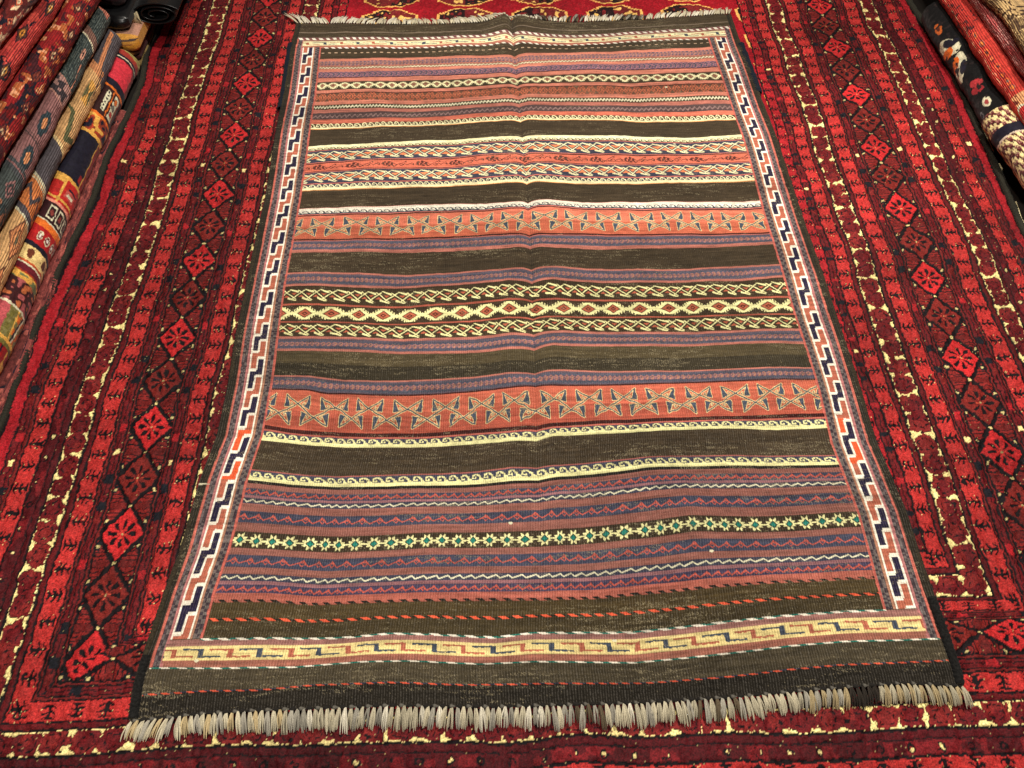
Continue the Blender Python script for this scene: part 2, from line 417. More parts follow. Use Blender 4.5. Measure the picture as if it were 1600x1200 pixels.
FLOW = bitmap('''
.##..##.....
#..##..#....
#.#..#.##..#
.##..##..##.
#.#..#.##..#
#..##..#....
.##..##.....''')
SGUL = bitmap('''
............................
.........##............##...
......##.###..........#.#...
.#...###.##.##.......#......
#.#..##.###.###....##..#...#
.##.###.##.###.#..#..##.#.#.
..#..##.###.##..##.#..#..#..
......###.##.##.#...##......
.........###..##............
............................''')

def rope(c1, c2, per):
    def f(s, t):
        ph = ((s/per)-t*.35) % 1.0
        edge = np.abs(t-.5)*2
        m = (ph < .5) & (edge < .95); m2 = (ph >= .5) & (edge < .7)
        return [(m, c1), (m2, c2)]
    return f

def zband(per):
    def f(s, t):
        out = []
        for off, c in ((0, SLT), (.5, TER)):
            ph = ((s/per+off+.5) % 1.0)-.5
            edge = .5+.25*np.sin(s/.0016)
            top = (t > .24) & (t < .24+.11*(.6+edge*.8)) & (ph > -.34) & (ph < .05)
            blk = (t > .24) & (t < .78) & (ph > -.03) & (ph < .06)
            bot = (t > .67) & (t < .67+.11*(.6+edge*.8)) & (ph > 0) & (ph < .38)
            out.append((top | blk | bot, c))
        return out
    return f

# ---------------- bands, from the far end to the near end
fill(0, 1, lin(72, 60, 44)); fill(.56, .60, lin(128, 112, 96))
# border band far
fill(.9, 1.95, MAU*.8)
fill(1.0, 1.25, lin(150, 104, 92)); fill(1.25, 1.74, IVO); fill(1.74, 2.0, lin(176, 112, 92))
paint(1.25, 1.74, zband(.088))
fill(2.05, 3, BRN)
fill(3, 3.10, SAL); fill(3.10, 3.245, PUR); paint(3.1, 3.245, braid(.02, MAU, TAN)); fill(3.245, 3.29, SAL2)
fill(3.29, 3.39, TAN*.75); paint(3.29, 3.39, zig(.009, CREAM)); fill(3.39, 3.48, SAL)
fill(3.48, 3.68, lin(110, 84, 104)); paint(3.48, 3.68, braid(.026, MAU, SLT)); fill(3.68, 3.71, DKR)
fill(3.71, 3.85, SAL); fill(3.85, 4.10, BRN)
paint(3.88, 4.08, lozenges(.0285, IVO, TAN, BLK, 4))
fill(4.10, 4.17, SAL); fill(4.17, 4.19, DKR); fill(4.19, 4.37, lin(104, 72, 56)); paint(4.19, 4.37, lambda s, t: [(tile(FLOW, s/.024, t) == 35, lin(188, 100, 72))])
fill(4.37, 4.46, SAL); fill(4.46, 4.56, BRN); paint(4.46, 4.56, zig(.008, CREAM, .3, .2)); fill(4.56, 4.645, SAL2)
fill(4.645, 4.79, lin(84, 66, 66)); paint(4.66, 4.78, zig(.012, lin(140, 112, 108), .3, .14)); fill(4.79, 4.88, lin(204, 110, 88))
fill(4.88, 4.985, BRN); paint(4.88, 4.985, curls(.0155, IVO)); fill(4.965, 4.99, IVO); fill(4.985, 5.0, lin(226, 156, 92))
# 5-6 dark
fill(6, 6.12, IVO); fill(6.10, 6.22, IVO); paint(6.10, 6.22, curls(.0165, BRN)); fill(6.215, 6.245, PNK); fill(6.245, 6.76, NAV*.8)
paint(6.27, 6.75, lattice(.0345, IVO, lin(226, 130, 84)))
def warmcore(s, t):
    p1 = ((s/.0345)-(1-t)*1.25) % 1.0; p2 = ((s/.0345)+(1-t)*1.25-.75) % 1.0
    return [((np.abs(p1-.5) < .33) & (np.abs(p2-.5) < .33) & (t > .32) & (t < .68), lin(228, 134, 88))]
paint(6.27, 6.75, warmcore)
fill(6.76, 6.79, PNK); fill(6.79, 6.83, DKR); fill(6.83, 7.16, lin(208, 110, 86)); paint(6.85, 7.14, lambda s, t: [(tile(SGUL, s/.081, t) == 35, lin(88, 46, 40))])
fill(7.16, 7.19, DKR); fill(7.19, 7.215, PNK); fill(7.215, 7.70, NAV*.8)
paint(7.23, 7.69, lattice(.0345, IVO, lin(226, 130, 84))); paint(7.23, 7.69, warmcore)
fill(7.70, 7.74, PNK); fill(7.74, 7.9, NAV*.7); paint(7.76, 7.92, curls(.0155, IVO)); fill(7.9, 8.0, IVO); fill(7.98, 8.0, lin(220, 150, 90))
# 8-9 dark
fill(9, 9.08, PNK); fill(9.08, 9.5, WHT*.92); fill(9.4, 9.86, WHT*.9); paint(9.38, 9.84, curls(.0178, SLT*.7)); fill(9.84, 9.93, PNK); fill(9.93, 10.03, DKR)
fill(10.03, 10.5, lin(204, 112, 88)); fill(10.5, 10.97, lin(180, 94, 70))
paint(10.06, 10.94, gulband(.0700, .95)); fill(10.97, 11.05, DKR)
def bluepat(a, b, wash=1.0):
    fill(a, b, PUR*.95*wash); mid = (b-a)
    paint(a+mid*.12, a+mid*.36, zig(.0085, SLT*1.1, .3, .2))
    paint(a+mid*.28, a+mid*.72, braid(.021, MAU*.85, TAN*.9))
    paint(a+mid*.70, a+mid*.95, zig(.0085, SLT, .3, .2))
fill(11.05, 11.13, PNK*.8); bluepat(11.12, 11.78); fill(11.78, 12, SAL2)
fill(13, 13.13, SAL2); bluepat(13.13, 13.86); fill(13.86, 14, SAL2)
fill(14, 15.9, lin(58, 46, 32))
paint(14.10, 14.60, lattice(.031, YIV, lin(176, 92, 68))); fill(14.66, 14.72, lin(170, 88, 70))
paint(14.76, 15.28, lozenges(.0522, YIV, lin(172, 92, 66), DKR, 5))
fill(15.33, 15.39, lin(170, 88, 70)); paint(15.42, 15.94, lattice(.031, YIV, lin(176, 92, 68)))
fill(15.95, 16.08, SAL2); bluepat(16.08, 16.84, .95); fill(16.84, 17, SAL2)
fill(17, 17.5, OLV); fill(17.5, 18, lin(52, 46, 34))
fill(18, 18.1, SAL2); bluepat(18.1, 18.92, .9); fill(18.92, 19.02, DKR)
fill(19.02, 19.5, lin(188, 96, 74)); fill(19.5, 19.94, lin(172, 84, 66)); paint(19.06, 19.92, gulband(.0685, .98))
fill(19.94, 20.12, DKR); fill(20.12, 20.25, lin(186, 100, 86)); fill(20.25, 20.85, NAV*.85); paint(20.30, 20.86, curls(.0215, YIV)); fill(20.80, 21, YIV)
fill(22, 22.12, lin(160, 92, 84)); fill(22.12, 22.85, NAV*.9); paint(22.20, 22.86, curls(.0215, YIV)); fill(22.78, 23, YIV)
fill(23, 23.05, BLK); fill(23.05, 23.14, RBR); fill(23.14, 23.25, NAV*.85); paint(23.13, 23.26, redcurl(.016, RED*.8, .1)); fill(23.25, 23.30, MAU*.8)
fill(23.30, 23.39, NAV*.7); paint(23.30, 23.39, zig(.018, CREAM, .3, .13)); fill(23.39, 23.52, RBR); fill(23.52, 23.71, NAV*.85); paint(23.53, 23.70, redcurl(.0255, RED*.9))
fill(23.71, 23.86, RBR); fill(23.86, 24.13, BRN*.8); paint(23.87, 24.12, stars(.0275, YIV, TEAL, BLK))
fill(24.13, 24.24, RBR); fill(24.24, 24.45, NAV*.95); paint(24.26, 24.44, redcurl(.0265, RED*.85)); fill(24.45, 24.57, RBR)
fill(24.57, 24.68, NAV*.75); paint(24.57, 24.68, zig(.0195, CREAM, .3, .12)); fill(24.68, 24.74, MAU*.8); fill(24.74, 24.88, lin(68, 60, 82)); paint(24.74, 24.88, redcurl(.0165, RED*.85, .09))
fill(24.88, 25, lin(166, 92, 78))
paint(24.97, 25.04, rope(lin(166, 92, 78), BLK, .020))
fill(25.04, 25.5, lin(74, 61, 38)); fill(25.5, 26, lin(66, 56, 37)); paint(25.465, 25.535, rope(lin(226, 92, 62), BLK, .021))
fill(26, 26.22, lin(150, 104, 96)); fill(26.22, 26.74, lin(230, 208, 142)); fill(26.74, 27, lin(156, 98, 82)); paint(26.20, 26.76, zband(.0865))
fill(27, 28, lin(70, 62, 47)); fill(28, 29, lin(38, 34, 28)); paint(27.945, 28.02, rope(lin(214, 86, 60), lin(50, 52, 78), .0185))

# ---------------- side borders
along = v[:, None]+0*uu[None, :]
sb = np.array([.0, .012, .0155, .024, .0280, .0305, .0500, .0525, .0560, .0655, .0690])
def side(U, rowmask, seed):
    """U: distance from the edge in widths"""
    PER = .0850
    ph = (along/PER+seed) % 1.0
    chk = (((along/.0125) % 1.0) < .5)
    jj = JIT*.25
    Uj = U+jj*.6
    def put(m, c):
        m = m & rowmask
        img[m] = c
    chk = (((along/.0125+(noise2(NV, NU, 20, 500)-.5)*1.6) % 1.0) < .5) ^ (noise2(NV, NU, 10, 12) > .72)
    hf = noise2(NV, NU, 9, 9) > .5
    put(Uj < sb[10]-.0+0, lin(188, 96, 84))
    put(Uj < sb[9], lin(62, 52, 58)); put((Uj < sb[9]) & (Uj > .0605) & chk, lin(102, 94, 90)); put((Uj < .0605) & (Uj > sb[8]) & ~chk, lin(108, 96, 92))
    put(Uj < sb[8], TAN); put(Uj < sb[7], WHT)
    # meander
    mid = .5*(sb[5]+sb[6]); rgt = (Uj > mid)
    if seed > .5: rgt = ~rgt
    jit = (noise2(NV, NU, 14, 200)-.5)*.05
    x = 1-ph+jit
    idf = lambda o: np.floor(2*(x-np.where(rgt, 0, .34)+o))
    a0 = idf(0)
    isn = (a0 % 2) == 0
    base = np.where(isn[..., None], NVY, TER).astype(np.float32)
    hot = (along > -.515) & (along < -.425); base[(~isn) & hot] = lin(226, 92, 52)
    m = (Uj < sb[6]) & (Uj > sb[5]) & rowmask
    img[m] = base[m]
    hw = .036
    edge = (idf(-hw) != idf(hw))
    other = lambda: np.floor(2*(x-np.where(rgt, .34, 0))) != a0
    vmid = (np.abs(Uj-mid) < .0015) & other()
    put((Uj < sb[6]) & (Uj > sb[5]) & (edge | vmid), WHT)
    put(Uj < sb[5], WHT); put(Uj < sb[4], lin(176, 112, 110)); put(Uj < sb[3], lin(66, 56, 60)); put((Uj < sb[3]) & (Uj > .0195) & chk, lin(106, 96, 94))
    put((Uj < .0195) & (Uj > sb[2]) & ~chk, lin(104, 92, 92))
    put(Uj < sb[2], lin(192, 102, 88)); put(Uj < sb[1], lin(52, 46, 36))
U = np.broadcast_to(uu[None, :], (NV, NU)); Ur = 1-U
Q = np.broadcast_to(qk[:, None], (NV, NU))
rm = (Q > 1.0) & (Q < 27.0)
keep = ((Q > 1.2) & (Q < 1.76)) | ((Q > 26.12) & (Q < 26.80))      # ivory bands run into the corners
rmL = rm & ~(keep & (U > .026)) & ~((Q > 25.98) & (U > .028)) & ~((Q < 1.9) & (U > .026))
rmR = rm & ~(keep & (Ur > .026)) & ~((Q > 25.98) & (Ur > .028)) & ~((Q < 1.9) & (Ur > .026))
side(U, rmL, .12); side(Ur, rmR, .12+.9)
img[(np.minimum(U, Ur) < .011)] = lin(44, 39, 31)
sl, t = rows(.93, 1.07)
paint(.92, 1.08, rope(WHT*.95, lin(120, 72, 66), .0175), .013)
paint(1.94, 2.08, rope(WHT*.95, lin(120, 72, 66), .0175), .071); paint(2.44, 2.52, lambda s, t: [(((s/.017) % 1 < .45), lin(190, 160, 132))], .071)
paint(25.975, 26.045, rope(WHT*.95, TEAL*.8, .0265), .066); paint(26.965, 27.04, rope(WHT*.95, TEAL*.8, .0265), .013)
# ropes and stitch lines stop at the side borders
for a, b in ((.0, .0),): pass
m = (Q > 25.9) & (Q < 26.08) & (np.minimum(U, Ur) < .060); 
# selvedge and plain ends stay dark
# ---------------- wool: streaks along the weft, painted shade between ribs, warp show-through, wear
g = noise2(NV, NU, 2.0, 40)*.5+noise2(NV, NU, 5, 14)*.3+noise2(NV, NU, 90, 500)*.45
g2 = noise2(NV, NU, 3.2, 220)
img *= ((.42+.98*g)*(.86+.30*g2))[..., None]
lum = img.mean(2)
dark = lum < .075
fl = rng.random((NV, NU)).astype(np.float32)*(.45+.85*noise2(NV, NU, 2.2, 22))*(.6+.7*noise2(NV, NU, 30, 130))
mk = (fl > .945-.03*(Q > 24)) & dark
img[mk] = img[mk]*.4+lin(168, 154, 122)*.5
mk2 = (fl > .90) & dark & ~mk
img[mk2] = img[mk2]*1.9
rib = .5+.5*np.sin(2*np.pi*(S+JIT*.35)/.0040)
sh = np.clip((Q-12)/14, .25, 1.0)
img *= (1-.30*sh*(rib < .28))[..., None]  # shade in the gaps between ribs, put into the colour
wf = (rib > .80) & (rng.random((NV, NU)) > .35); amt = (.10*np.clip((Q-8)/12, .25, 1))[..., None]
img = np.where(wf[..., None], img*(1-amt)+lin(176, 168, 158)*amt, img)
img = np.clip(img*(1+.34*(rng.random((NV, NU, 1)).astype(np.float32)-.5)), 0, 1)
# worn line and a few loose knots seen in the cloth
def knot(x, y, r, c):
    d = ((Xw-x)/r[0])**2+((Yw-y)/r[1])**2
    img[d < 1] = c
knot(-.575, -.515, (.020, .0014), CREAM*.9)
for kx, ky in ((.36, .335), (.37, .545), (.40, .50), (.10, -.79), (-.05, -.60), (-.52, -.80), (.27, -.655)):
    knot(kx, ky, (.0035, .0022), CREAM)

Zw = kilim_height(Xw, Yw)+.0006*(noise2(NV, NU, 25, 12)-.5)*2
edgefall = np.clip(np.minimum(U, Ur)/.012, 0, 1)
kil = empty('flatweave_rug', (0, 0, 0))
tag(kil, 'flat-woven striped wool rug in brown, salmon and ivory with fringes, spread over the red carpet', 'rug')
V = np.stack([Xw, Yw, Zw], -1)
# turn the outer row down to the pile so the cloth has an edge
pad = lambda a: np.pad(a, ((1, 1), (1, 1)) + ((0, 0),)*(a.ndim-2), mode='edge')
Vp = pad(V); Vp[0, :, 2] = .0; Vp[-1, :, 2] = .0; Vp[:, 0, 2] = .0; Vp[:, -1, 2] = .0
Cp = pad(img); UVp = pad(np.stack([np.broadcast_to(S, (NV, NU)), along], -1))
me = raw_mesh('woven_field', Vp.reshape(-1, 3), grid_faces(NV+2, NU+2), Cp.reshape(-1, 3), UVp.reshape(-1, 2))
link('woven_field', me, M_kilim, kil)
del Vp, Cp, UVp, V, me

def cord_along(name, pts, r, mat, parent, pitch=.006, strands=2):
    """overcast edge: a cord whose radius swells at every wrap"""
    pts = np.asarray(pts); d = np.r_[0, np.cumsum(np.linalg.norm(np.diff(pts, axis=0), axis=1))]
    n = int(d[-1]/(pitch/4)); t = np.linspace(0, d[-1], n)
    P = np.stack([np.interp(t, d, pts[:, i]) for i in range(3)], 1)
    jr = np.interp(t, np.linspace(0, d[-1], int(d[-1]/.012)+2), rng.random(int(d[-1]/.012)+2))
    R = r*(.86+.18*np.abs(np.sin(np.pi*t/pitch))+.22*(jr-.5))
    pk = Pack(); V, F = tube_np(P, R, 8); pk.add(V, F)
    return pk.build(name, mat, parent)

ysel = np.linspace(VK[-1]+DY[-1, 0]+.001, VK[0]+DY[0, 0]-.001, 160)
for fx, sgn in ((xl, 1), (xr, -1)):
    yy = ysel if sgn == 1 else np.linspace(LY[-1, -1]+.001, LY[0, -1]-.001, 160)
    X = fx(yy)+sgn*.003
    cord_along('selvedge', np.stack([X, yy, kilim_height(X, yy)*.55+.0015], 1), .0052, M_selv, kil)
yb = np.linspace(.50, .775, 40); X = xl(yb)-.002
o = cord_along('edge_binding', np.stack([X, yb, kilim_height(X, yb)*.4+.001], 1), .0085, M_bind, kil, .007)
yb = np.linspace(.525, .735, 40); X = xr(yb)+.001
cord_along('edge_binding', np.stack([X, yb, kilim_height(X, yb)*.4+.001], 1), .0095, M_bind, kil, .007)
yb = np.linspace(LY[-1, 0]+.002, -.79, 30); X = xl(yb)+.006
cord_along('edge_binding', np.stack([X, yb, kilim_height(X, yb)+.000], 1), .0070, M_selv2, kil, .007)
yb = np.linspace(LY[-1, -1]+.002, -.74, 30); X = xr(yb)-.006
cord_along('edge_binding', np.stack([X, yb, kilim_height(X, yb)+.000], 1), .0072, M_selv2, kil, .007)

# ---------------- fringes
F1 = lin(190, 180, 154); F2 = lin(212, 204, 184); F3 = lin(158, 152, 138); F4 = lin(92, 80, 62); F5 = lin(48, 42, 36); F6 = lin(184, 164, 124)
def tassel(pk, x, y, z, L, lean, c, dirn, nst=6):
    for k in range(nst):
        a = (k-(nst-1)/2)/(nst/2)
        x0 = x+a*.0012; sp = a*.0030+random.uniform(-.0014, .0014)
        l = L*random.uniform(.80, 1.05)
        tt = np.linspace(0, 1, 7)
        bow = math.sin(math.pi*.9)*0
        px = x0+sp*np.sin(tt*math.pi*.62)*1.1+lean*l*tt+random.uniform(-.0014, .0014)*tt**2
        py = y-dirn*l*tt
        pz = z*(1-tt)+.0045*tt+.0035*np.sin(tt*math.pi)+(.0012*random.random())
        r = .00095*np.array([.8, 1.1, 1.15, 1.1, 1.05, .95, .45])*random.uniform(.85, 1.15)
        V, F = tube_np(np.stack([px, py, pz], 1), r, 5)
        cc = np.clip(c*random.uniform(.72, 1.18), 0, 1)
        pk.add(V, F, cc)
def end_line(k, n):
    u = np.linspace(.004, .996, n)
    yy = np.interp(u, uu, LY[k]); xx = xl(yy)+(xr(yy)-xl(yy))*u
    return u, xx, yy
# near fringe
NT = 142
fr = None
u, X, Y = end_line(-1, 700)
pk = Pack()
P = np.stack([X, Y-.001, kilim_height(X, Y)+.001*np.sin(np.arange(700)*.9)], 1)
V_, F_ = tube_np(P, .0021*(1+.45*np.sin(np.arange(700)*.9)), 6)
cc = np.where((np.sin(np.arange(700)*.9/2) > .55)[:, None], lin(96, 92, 84), lin(34, 31, 28)).repeat(6, 0)
pk.add(V_, F_, cc)
fr = pk.build('fringe', M_fringe, kil)
rest = Pack()
u, X, Y = end_line(-1, NT)
info = []
for i in range(NT):
    ui = u[i]
    c = [F1, F2, F3, F1, F1][int(rng.integers(0, 5))]*rng.uniform(.8, 1.0)
    if ui < .2: c = [F1, F6, F1, F3][i % 4]
    if .66 < ui < .74: c = [F4, F3, F1*.8][i % 3]
    if .74 < ui < .80: c = F1*.9
    if .80 < ui < .86: c = [F3, F6*.8][i % 2]
    if .86 < ui < .895: c = F5
    if ui >= .895: c = [F6*.85, F1*.8][i % 2]
    if .52 < ui < .56: c = [F3, F4][i % 2]
    lean = .10*math.sin(ui*14)+(.12 if ui > .8 else 0)-(.28 if ui < .06 else 0)+random.uniform(-.12, .12)
    if .72 < ui < .8: lean += .25
    info.append((X[i], Y[i]-.0015, float(kilim_height(X[i], Y[i])), .0275*random.uniform(.84, 1.14)*(1.05 if ui < .75 else .95), lean, c))
order = sorted(range(NT), key=lambda i: -info[i][3])
big = set(order[:100])
for i in range(NT):
    x, y, z, L_, le, c = info[i]
    if i in big:
        p = Pack(); tassel(p, x, y, z, L_, le, c, 1, 9); p.build('tassel', M_fringe, fr)
    else: tassel(rest, x, y, z, L_, le, c, 1, 7)
o = rest.build('tassel', M_fringe, fr); o['kind'] = 'stuff'
# far fringe
u, X, Y = end_line(0, 170)
pk = Pack()
for i in range(170):
    ui = u[i]
    c = [F1, F2, F2, F1][int(rng.integers(0, 4))]*rng.uniform(.9, 1.15)
    if .55 < ui < .58 or .62 < ui < .66 or .74 < ui < .80: c = [F5, F4, F3*.8][i % 3]
    lean = (-.55 if ui < .08 else .35*math.sin(ui*9+1))+random.uniform(-.3, .3)+(.4 if ui > .85 else 0)
    tassel(pk, X[i], Y[i]+.001, float(kilim_height(X[i], Y[i])), .040*random.uniform(.8, 1.2)*(1.3 if ui < .03 else 1), lean, c, -1, 6)
o = pk.build('fringe', M_fringe, kil); o['kind'] = 'stuff'

# ================================================================== PILE CARPET
CX0, CX1, CY0, CY1 = -.98, 1.14, -1.05, 1.55
NX, NY = 1330, 1460
pp = np.linspace(0, 1, NX)
yr = np.linspace(CY0, CY1, NY)
Lk = [(-1.05, -.965), (-.38, -.955), (-.16, -.966), (.007, -.967), (.164, -.956), (.231, -.958), (.356, -.963), (.473, -.957), (.621, -.955), (.761, -.979), (.872, -.972), (1.015, -.957), (1.55, -.965)]
Rk = [(-1.05, 1.035), (-.3, 1.06), (.06, 1.062), (.166, 1.077), (.353, 1.092), (.571, 1.108), (.749, 1.112), (.944, 1.11), (1.55, 1.14)]
eL = smooth1(np.interp(yr, *zip(*Lk)), 60); eR = smooth1(np.interp(yr, *zip(*Rk)), 90)
XX = (eL[:, None]+(eR-eL)[:, None]*pp[None, :]).astype(np.float32)
YY = np.broadcast_to(yr[:, None], XX.shape).astype(np.float32).copy()
# distance from the edges measured in the carpet's own drawing
# left and right guide lines (x of p = 0, .12, .16, .375, .41)
def gl(y, a): return np.interp(y, [-.7, .2, 1.0], a)
Lg = np.stack([eL, gl(yr, [-.834, -.839, -.850]), gl(yr, [-.798, -.799, -.805]), gl(yr, [-.586, -.587, -.588]), gl(yr, [-.550, -.550, -.548])], 1)
Rg = np.stack([eR, gl(yr, [.950, .978, 1.016]), gl(yr, [.915, .945, .978]), gl(yr, [.697, .727, .752]), gl(yr, [.656, .689, .713])], 1)
PV = np.array([0, .12, .16, .375, .41])
dL = np.empty_like(XX); dR = np.empty_like(XX)
for i in range(NY):
    xs = XX[i]
    dL[i] = np.where(xs < Lg[i, -1], np.interp(xs, Lg[i], PV), .41+(xs-Lg[i, -1]))
    dR[i] = np.where(xs > Rg[i, -1], np.interp(-xs, -Rg[i], PV), .41+(Rg[i, -1]-xs))
wy = (noise2(NY, NX, 500, 70)-.5)*.010
wx = (noise2(NY, NX, 60, 500)-.5)*.010
ycv = YY+wy+.012*(XX-.1)*0
dB = np.interp(ycv, [CY0, -.917, -.885, -.79, -.734, -.700, .3], [-.01, .12, .16, .268, .375, .41, 1.41])
dL = dL+wx; dR = dR+wx
jx = (noise2(NY, NX, 3, 3)-.5)*.0036; jy = (noise2(NY, NX, 3, 3)-.5)*.0036
P_ = np.minimum(np.minimum(dL, dR), dB)
isB = (dB <= dL) & (dB <= dR); isL = (dL < dR) & ~isB
p = P_+jx
A_ = np.where(isB, XX-.05, ycv)+jy          # along the border
side_r = (~isB) & (~isL)

CR1 = lin(146, 26, 32); CR2 = lin(158, 40, 38); MAR = lin(90, 18, 22); MA2 = lin(68, 13, 18); CBK = lin(15, 8, 11); CNV = lin(17, 18, 25)
CIV = lin(226, 206, 138); CDR = lin(100, 26, 25); FR = lin(138, 16, 28)
ci = np.empty((NY, NX, 3), np.float32); ci[:] = FR
zc = np.zeros((NY, NX), np.float32)
def cb(a, b, c):
    m = (p >= a) & (p < b); ci[m] = c; return m
def cl(a, w=.0042):
    m = np.abs(p-a) < w*.5; ci[m] = CBK; zc[m] -= .0008
LEAF = bitmap('''
......................
......##.....##.....##
.....###....###....##.
....###....###....###.
...###....###....###..
..##################..
..##################..
...###....###....###..
....###....###....###.
.....###....###....##.
......##.....##.....##
......................''')
def leaf(a, b, per=.0410, c=CR2, off=0.0):
    m = cb(a, b, c)
    s = (A_+off)/per; k = np.floor(s); f = s-k; t = (p-a)/(b-a)
    fl = (k % 2) > 0
    t2 = np.where(fl, 1-t, t); f2 = f/.62
    bm = LEAF
    i = np.clip((f2*bm.shape[0]).astype(int), 0, bm.shape[0]-1); j = np.clip((t2*1.0*bm.shape[1]).astype(int), 0, bm.shape[1]-1)
    mm = m & (bm[i, j] == 35) & (f2 < 1) & (t > .08) & (t < .92)
    ci[mm] = CBK; zc[mm] -= .0007
    # wool glints painted as tiny pale specks around the leaves
    r = rng.random((NY, NX)) > .993
    near = m & r & (np.abs(f2-.5) < .5)
    ci[near] = CIV*.8
def blocks(a, b, per=.05, off=0.0):
    m = cb(a, b, MAR)
    s = (A_+off)/per; k = np.floor(s).astype(int); f = s-k
    h = (k*7919 % 5)
    t = np.abs((p-a)/(b-a)-.5)
    blk = m & (f < .32) & (t < .42)
    ci[m & (t < .06)] = CBK
    ci[blk & (h < 2)] = CNV
    ci[blk & (h == 3)] = CR1
    ci[blk & (h == 4) & ((k*31 % 3) == 0) & (f < .30) & (f > .08) & (t < .32)] = CIV
    b2 = m & (f > .55) & (f < .85) & (t < .33)
    ci[b2 & (h == 2)] = CDR
def ivory(a, b):
    """a row of round dark blossoms on an ivory ground: the ivory is left as cusps and broken lines"""
    m = cb(a, b, CBK)
    t = (p-a)/(b-a); per = .0405; s = (A_+jy*.6)/per; k = np.floor(s); f = s-k
    cx = .5+.06*np.sin(k*2.7); rag = noise2(NY, NX, 5, 5)-.5; lump = noise2(NY, NX, 12, 12)
    ex = (f-cx)*per; ez = (t-.5-.06*np.sin(k*1.9))*(b-a)
    r = np.hypot(ex/.0186, ez/(.0186*(b-a)/.038)); th = np.arctan2(ez, ex)
    R = 1.10+.09*np.cos(5*th+k)+rag*.30
    ci[m & (r > R+.06)] = CIV
    gap = m & (r > R+.07) & (lump < .38) & (np.abs(t-.5) < .34); ci[gap] = MAR*1.2
    fl = m & (r < R)
    ci[fl] = MAR
    ci[fl & (lump > .60)] = CDR*1.25
    ci[fl & (np.abs(r-R*.55) < .07) & (np.abs(((th/(math.pi/3)) % 1)-.5) > .16)] = CBK
    ci[m & (np.abs(t-.5) > .468) & (rag > -.36)] = CIV
    iv = m & (ci[..., 1] > .3); zc[iv] += .0005

def dots(a, b, per=.043):
    m = cb(a, b, MA2)
    t = (p-a)/(b-a); s = A_/per; f = (s % 1.0)-.5
    d = (f*per/.0045)**2+((t-.5)*(b-a)/.004)**2
    ragg = noise2(NY, NX, 4, 4)
    ci[m & (noise2(NY, NX, 10, 10) > .6)] = MAR*1.25
    ci[m & (np.abs(d-1.3) < .8) & (ragg > .35)] = CBK
    ci[m & (d < .7) & (ragg > .45) & (noise2(NY, NX, 36, 36) > .5)] = CIV*.8
def diamonds(a, b):
    m = cb(a, b, lin(84, 18, 20))
    per = .1005
    off = np.where(side_r, -.0835, np.where(isB, -.7003-.05, .0115))
    s = (A_-off)/per; k = np.round(s); f = (s-k)*2; t = ((p-a)/(b-a)-.5)*2
    n = np.abs(t)*.92+np.abs(f)*.96
    bright = (k % 2) == 0
    hx = (n < .92)
    ci[m & hx & bright] = lin(170, 34, 36); ci[m & hx & ~bright] = lin(104, 28, 24)
    # side lobes with fine lines
    lob = m & (n > 1.10) & (np.abs(t) > .22)
    ci[lob] = np.where(((np.abs(f)*7) % 1.0 < .28)[..., None], CBK*1.2, lin(112, 28, 26))[lob]
    ci[m & (n > 1.10) & (np.abs(t) > .22) & (np.abs(f) > .88) ] = lin(92, 23, 22)
    ln = m & (np.abs(n-1.0) < .12); ci[ln] = CBK; zc[ln] -= .0008
    # knot where four lozenges meet
    c4 = m & (np.abs(t) < .16) & (np.abs(f) > .90); ci[c4] = CBK
    c5 = m & (np.abs(t) < .07) & (np.abs(f) > .955); ci[c5] = CIV*.7
    cc = m & (np.abs(t) > .84) & (np.abs(np.abs(f)-.42) < .13); ci[cc] = CNV
    cc = m & (np.abs(t) > .86) & (np.abs(np.abs(f)-.42) < .05); ci[cc] = CIV*.6
    # eight-petalled flower
    r = np.hypot(t*.78, f); th = np.arctan2(f, t*.78)
    pet = (r > .09) & (r < .50) & (np.abs(((th/(math.pi/4)) % 1.0)-.5)*2 > .42+1.5*np.abs(r-.32)) 
    ci[m & pet] = CBK*1.1; zc[m & pet] -= .0005
    ci[m & (r < .035)] = CIV*.5
    ci[m & (r < .16) & (r > .045) & (np.abs(((th/(math.pi/2)) % 1.0)-.5)*2 > .86)] = lin(180, 70, 50)

cb(-.1, .008, CBK); cb(.008, .028, lin(142, 24, 32)); cl(.029); blocks(.030, .046, .052); cl(.047)
cb(.047, .053, CDR); cl(.054); leaf(.055, .084, .0435); cl(.085); dots(.087, .104); cb(.104, .119, MA2)
cl(.0945+.012, .002); ivory(.120, .160); cl(.1185); cl(.1615); cb(.163, .172, MAR*.8); cl(.173)
leaf(.1745, .204, .0408, CR2, .01); cl(.206); cb(.2072, .2115, CDR); cl(.2122); blocks(.213, .2265); cl(.2275); cb(.2285, .2325, CDR); cl(.234)
diamonds(.2352, .3070); cl(.308); cb(.309, .3125, CDR); cl(.3135); blocks(.3145, .327, .05, .02); cl(.328); cb(.329, .3325, CDR); cl(.3335)
leaf(.334, .363, .0408, CR2, .02); cl(.364); cb(.365, .3745, MAR*.8); ivory(.375, .410); cl(.3735); cl(.4115)
cb(.413, .421, MAR*.9); cl(.422); leaf(.423, .449, .040); cl(.450); blocks(.452, .466, .03); cl(.467); leaf(.468, .488, .036, CR1); cl(.4895, .004)
